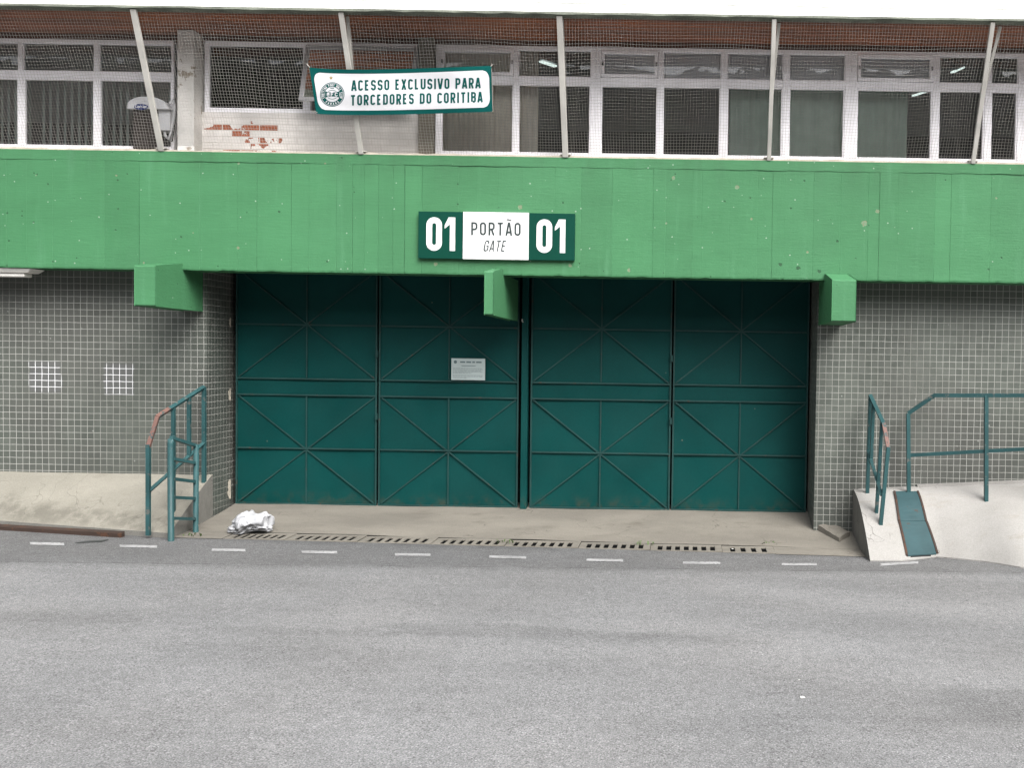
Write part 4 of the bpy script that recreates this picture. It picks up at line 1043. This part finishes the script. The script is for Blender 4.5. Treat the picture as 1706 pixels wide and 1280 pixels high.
# slotted drain covers
zd = lambda x: zroad(x, -.2)+.006
dl = ['slotted concrete drain cover directly in front of the white bag', 'slotted drain cover just right of the white bag', 'slotted drain cover below the middle of the left gate', 'slotted drain cover left of the central gate post', 'slotted drain cover under the central gate post, beside a weed tuft',
      'slotted drain cover below the left leaf of the right gate', 'slotted drain cover between the two right hand weed tufts', 'last slotted drain cover towards the broken kerb on the right']
edges = [384, 486, 604, 725, 845, 966, 1084, 1203, 1290]
for i in range(8):
    xa, xb = Pix(edges[i], 902, -.2).x+.002, Pix(edges[i+1], 902, -.2).x-.002
    y0, y1 = YD+.002, -.0535; n = 7 if i < 7 else 4; m_ = .05; sw = .048
    g = MB(); zz = zd((xa+xb)/2)+.003+rnd(-.001, .001); pitch = (xb-xa-2*m_)/n
    g.box(xa, xb, y0, y0+.022, zz-.013, zz); g.box(xa, xb, y1-.062, y1, zz-.013, zz)
    x = xa
    for k in range(n+1):
        xe = xb if k == n else xa+m_+pitch*k+(pitch-sw)/2
        g.box(x, xe, y0+.022, y1-.062, zz-.013, zz-.0004); x = xe+sw
    tag(g.build('drain_cover', MDRAIN, bevel=.002), dl[i], 'drain cover', 'slotted concrete drain covers along the gate apron')
for a, b, lab in ((XSL, Pix(edges[0], 902, -.2).x, 1), (Pix(edges[8], 902, -.2).x, XSR, 1)):
    g = MB(); g.grid(lambda x, y: (x, y, zroad(x, y)+.005+.006*clamp((y-YD)/.3, 0, 1)), arange(a, b, .08), arange(YD-.03, -.048, .06)); structure(g.build('driveway', MAPRON))
# painted dashes
dash = [(50, 107, 906.5, 907.5), (199, 262, 910.5, 912), (353, 409, 917, 918), (503, 562, 920.5, 921.5), (658, 717, 925, 925.5), (815, 876, 928.5, 930), (977, 1038, 934, 935), (1138, 1200, 938.5, 939.5), (1302, 1361, 941.5, 941.5), (1467, 1530, 942, 938)]
dn = ['leftmost painted dash, below the rusty channel', 'painted dash below the foot of the left railings', 'painted dash in front of the white bag', 'painted dash below the left leaf of the left gate', 'painted dash below the right leaf of the left gate', 'painted dash in front of the central gate post',
      'painted dash below the left leaf of the right gate', 'painted dash below the right leaf of the right gate', 'painted dash in front of the right gate jamb', 'rightmost painted dash, tilted, at the foot of the gutter plate']
for (u0, u1, va, vb), lab in zip(dash, dn):
    P = [on(u0, va+2.0, zroad), on(u1, vb+2.0, zroad), on(u1, vb-2.0, zroad), on(u0, va-2.0, zroad)]
    g = MB()
    def dp(s, t):
        p = lerp(lerp(P[0], P[1], s), lerp(P[3], P[2], s), t); return (p.x+rnd(-.004, .004), p.y+rnd(-.004, .004), zroad(p.x, p.y)+.004)
    g.grid(dp, arange(0, 1, .1), [0, .33, .67, 1])
    tag(g.build('road_marking', MDASH), 'white '+lab, 'road marking', 'white dashes painted along the road')
# white bag
c = on(412, 889, zapron); c.y += .05
import bmesh
bm = bmesh.new(); bmesh.ops.create_icosphere(bm, subdivisions=5, radius=1)
from mathutils import noise as mn
for v in bm.verts:
    p = v.co.copy(); s = 1
    q = p*1.7+Vector((3, 1, 5)); s += .36*mn.noise(q)+.20*(1-3*abs(mn.noise(p*2.6+Vector((9, 2, 1)))))+.05*(1-3*abs(mn.noise(p*5.5)))
    x, y, z = p.x*.175*s, p.y*.13*s, p.z*.09*s
    z += .045*max(0, math.sin(p.x*2.4+.6))-.035*max(0, -p.x-.35)
    if p.x > .5 and p.z > .1: z += .07*(p.x-.5)/.5
    if p.z > .1: z += .05*math.exp(-((p.x+.15)/.22)**2)
    v.co = Vector((x, y, max(z+.062, -.004)))
me = bpy.data.meshes.new('plastic_bag'); bm.to_mesh(me); bm.free(); me.materials.append(MBAG)
for pl in me.polygons: pl.use_smooth = True
o = bpy.data.objects.new('plastic_bag', me); COL.objects.link(o); o.location = (c.x, c.y, zapron(c.x, c.y)-.002)
tag(o, 'crumpled white plastic bag lying by the left gate jamb', 'bag')
# broken kerb piece by the right jamb
P = [on(1362, 884, zapron), on(1398, 903, zapron), on(1368, 868, zapron), on(1416, 893, zapron)]
g = MB(); n = 6
def kp(s, t, top):
    p = lerp(lerp(P[0], P[1], s), lerp(P[2], P[3], s), t); z = zapron(p.x, p.y)
    return Vector((p.x, p.y, z-.03 if not top else z+.075*(1-.4*s)*(1 if 0 < t < 1 else .8)+rnd(-.006, .006)))
us, ts = arange(0, 1, 1/7), arange(0, 1, .25)
pt = {(a, b): kp(a, b, True) for a in us for b in ts}
g.grid(lambda a, b: pt[(a, b)], us, ts)
ring = [(a, 0) for a in us]+[(1, b) for b in ts[1:]]+[(a, 1) for a in reversed(us[:-1])]+[(0, b) for b in reversed(ts[:-1])]
for a, b in zip(ring, ring[1:]):
    ka = min(pt, key=lambda k: abs(k[0]-a[0])+abs(k[1]-a[1])); kb = min(pt, key=lambda k: abs(k[0]-b[0])+abs(k[1]-b[1]))
    p, q = pt[ka], pt[kb]; g.quad(p, q, (q.x, q.y, q.z-.12), (p.x, p.y, p.z-.12))
tag(g.build('kerb_block', MAPRON), 'broken grey concrete kerb piece at the foot of the right tiled jamb', 'kerb')
# weeds
for (u, v, n, lab) in ((842, 905, 14, 'small green weed tuft in the drain below the central gate post'), (1075, 908, 16, 'low green weed tuft in the drain below the right gate'), (1284, 908, 22, 'larger green weed tuft at the right end of the drain'), (322, 893, 12, 'weed tuft at the foot of the short barred railing')):
    p = on(u, v, lambda x, y: zroad(x, y)+.008); g = MB()
    for i in range(n):
        a = rnd(0, 6.28); q = p+Vector((rnd(-.09, .09), rnd(-.05, .05), 0)); L = rnd(.02, .05); d = Vector((math.cos(a), math.sin(a), 0)); s = Vector((-d.y, d.x, 0))*rnd(.004, .009)
        m1 = q+d*L*.35+Vector((0, 0, L*.7)); e = q+d*L*.9+Vector((0, 0, L*.75))
        g.quad(q-s*.5, q+s*.5, m1+s, m1-s); g.quad(m1-s, m1+s, e)
    tag(g.build('weed', MWEED), lab, 'weed', 'weeds growing out of the drain')
# litter
for (u, v, w_, l_, lab) in ((1337, 1164, .013, .018, 'small white paper scrap lying on the open road'), (1332, 1135, .006, .010, 'tiny white paper scrap behind a larger one on the road'), (1220, 916, .008, .014, 'tiny pale scrap on the road in front of the drain'), (1372, 919, .008, .012, 'tiny pale scrap on the road near the broken kerb')):
    p = on(u, v, zroad); a = rnd(0, 3); g = MB(); d = Vector((math.cos(a), math.sin(a), 0)); s = Vector((-d.y, d.x, 0))
    h = lambda k: Vector((0, 0, .004+k*.5))
    g.quad(p-d*l_-s*w_+h(.004), p-s*w_*.8+h(.012), p+s*w_+h(.004), p-d*l_*.8+s*w_+h(.001)); g.quad(p-s*w_*.8+h(.012), p+d*l_-s*w_*.5+h(.002), p+d*l_*.8+s*w_*.8+h(.006), p+s*w_+h(.004))
    tag(g.build('paper_scrap', MPAPER), lab, 'litter', 'paper scraps on the road')

# ------------------------------------------------------------------ trees across the road (seen only mirrored in the windows)
def tree(x, y, h, cr_, lab):
    root = thing('tree', (x, y, 0), lab, 'tree', 'trees across the road')
    t = MB(); t.tube([(x, y, -.1), (x+.1, y, h*.35), (x-.1, y+.1, h*.7)], [.22, .16, .08], 8); tips = []
    for k in range(7):
        a = k*.9+rnd(0, .5); z = h*rnd(.35, .6); e = Vector((x+cr_*.8*math.cos(a), y+cr_*.8*math.sin(a), h*rnd(.7, .95))); t.tube([(x, y, z), lerp(Vector((x, y, z)), e, .5)+Vector((0, 0, .3)), e], [.09, .06, .02], 5); tips.append(e)
    t.build('trunk', MBARK, root)
    c = MB(); cl = [(lerp(Vector((x, y, h*.75)), random.choice(tips), rnd(.3, 1.1))+Vector((rnd(-.6, .6), rnd(-.6, .6), rnd(-.8, .5))), rnd(.4, 1.0)) for _ in range(46)]
    for p, r in cl:
        for _ in range(46):
            d = Vector((random.gauss(0, 1), random.gauss(0, 1), random.gauss(0, 1))).normalized()*r*rnd(.3, 1)
            a = Vector((rnd(-1, 1), rnd(-1, 1), rnd(-1, 1))).normalized()*.13; b = a.cross(Vector((rnd(-1, 1), rnd(-1, 1), rnd(-1, 1)))).normalized()*.08
            c.quad(p+d-a, p+d+b, p+d+a, p+d-b)
    c.build('crown', MLEAF, root)
for x, y, h, c_, lab in ((-21, -30, 13.5, 3.6, 'leafy tree furthest left across the road'), (-14.5, -31, 14, 4.0, 'tall leafy tree second from left across the road'), (-7.5, -30, 11.0, 3.4, 'leafy tree opposite the left gate'), (-1.5, -31, 9.5, 3.0, 'smaller leafy tree opposite the right gate'), (5, -30, 12.5, 2.6, 'leafy tree opposite the right pavement'), (12, -31, 10, 3.4, 'leafy tree furthest right across the road')):
    tree(x, y, h, c_, lab)
MOPP = simple('grey_facade_render', (.075, .07, .065), .9, 0, .2, 1); MOPW = simple('dark_window', (.03, .03, .035), .2, k=1)
ob = thing('added_apartment_block', (0, -46, 0), 'long grey apartment block added across the road to shut out low sky', 'building')  # block added to shut out low sky light and darken the pane reflections
g = MB(); g.box(-75, 75, -60, -46, -.2, 17.6); g.build('wall', MOPP, ob)
g = MB(); g.box(-75.5, 75.5, -60.5, -45.6, 17.6, 18.0); g.build('roof', MEDGE, ob)
for k in range(4):
    for i in range(24):
        x = -69+i*6; g = MB(); g.box(x-.8, x+.8, -46.05, -45.97, 1.4+k*3.5, 2.9+k*3.5); g.build('window', MOPW, ob)
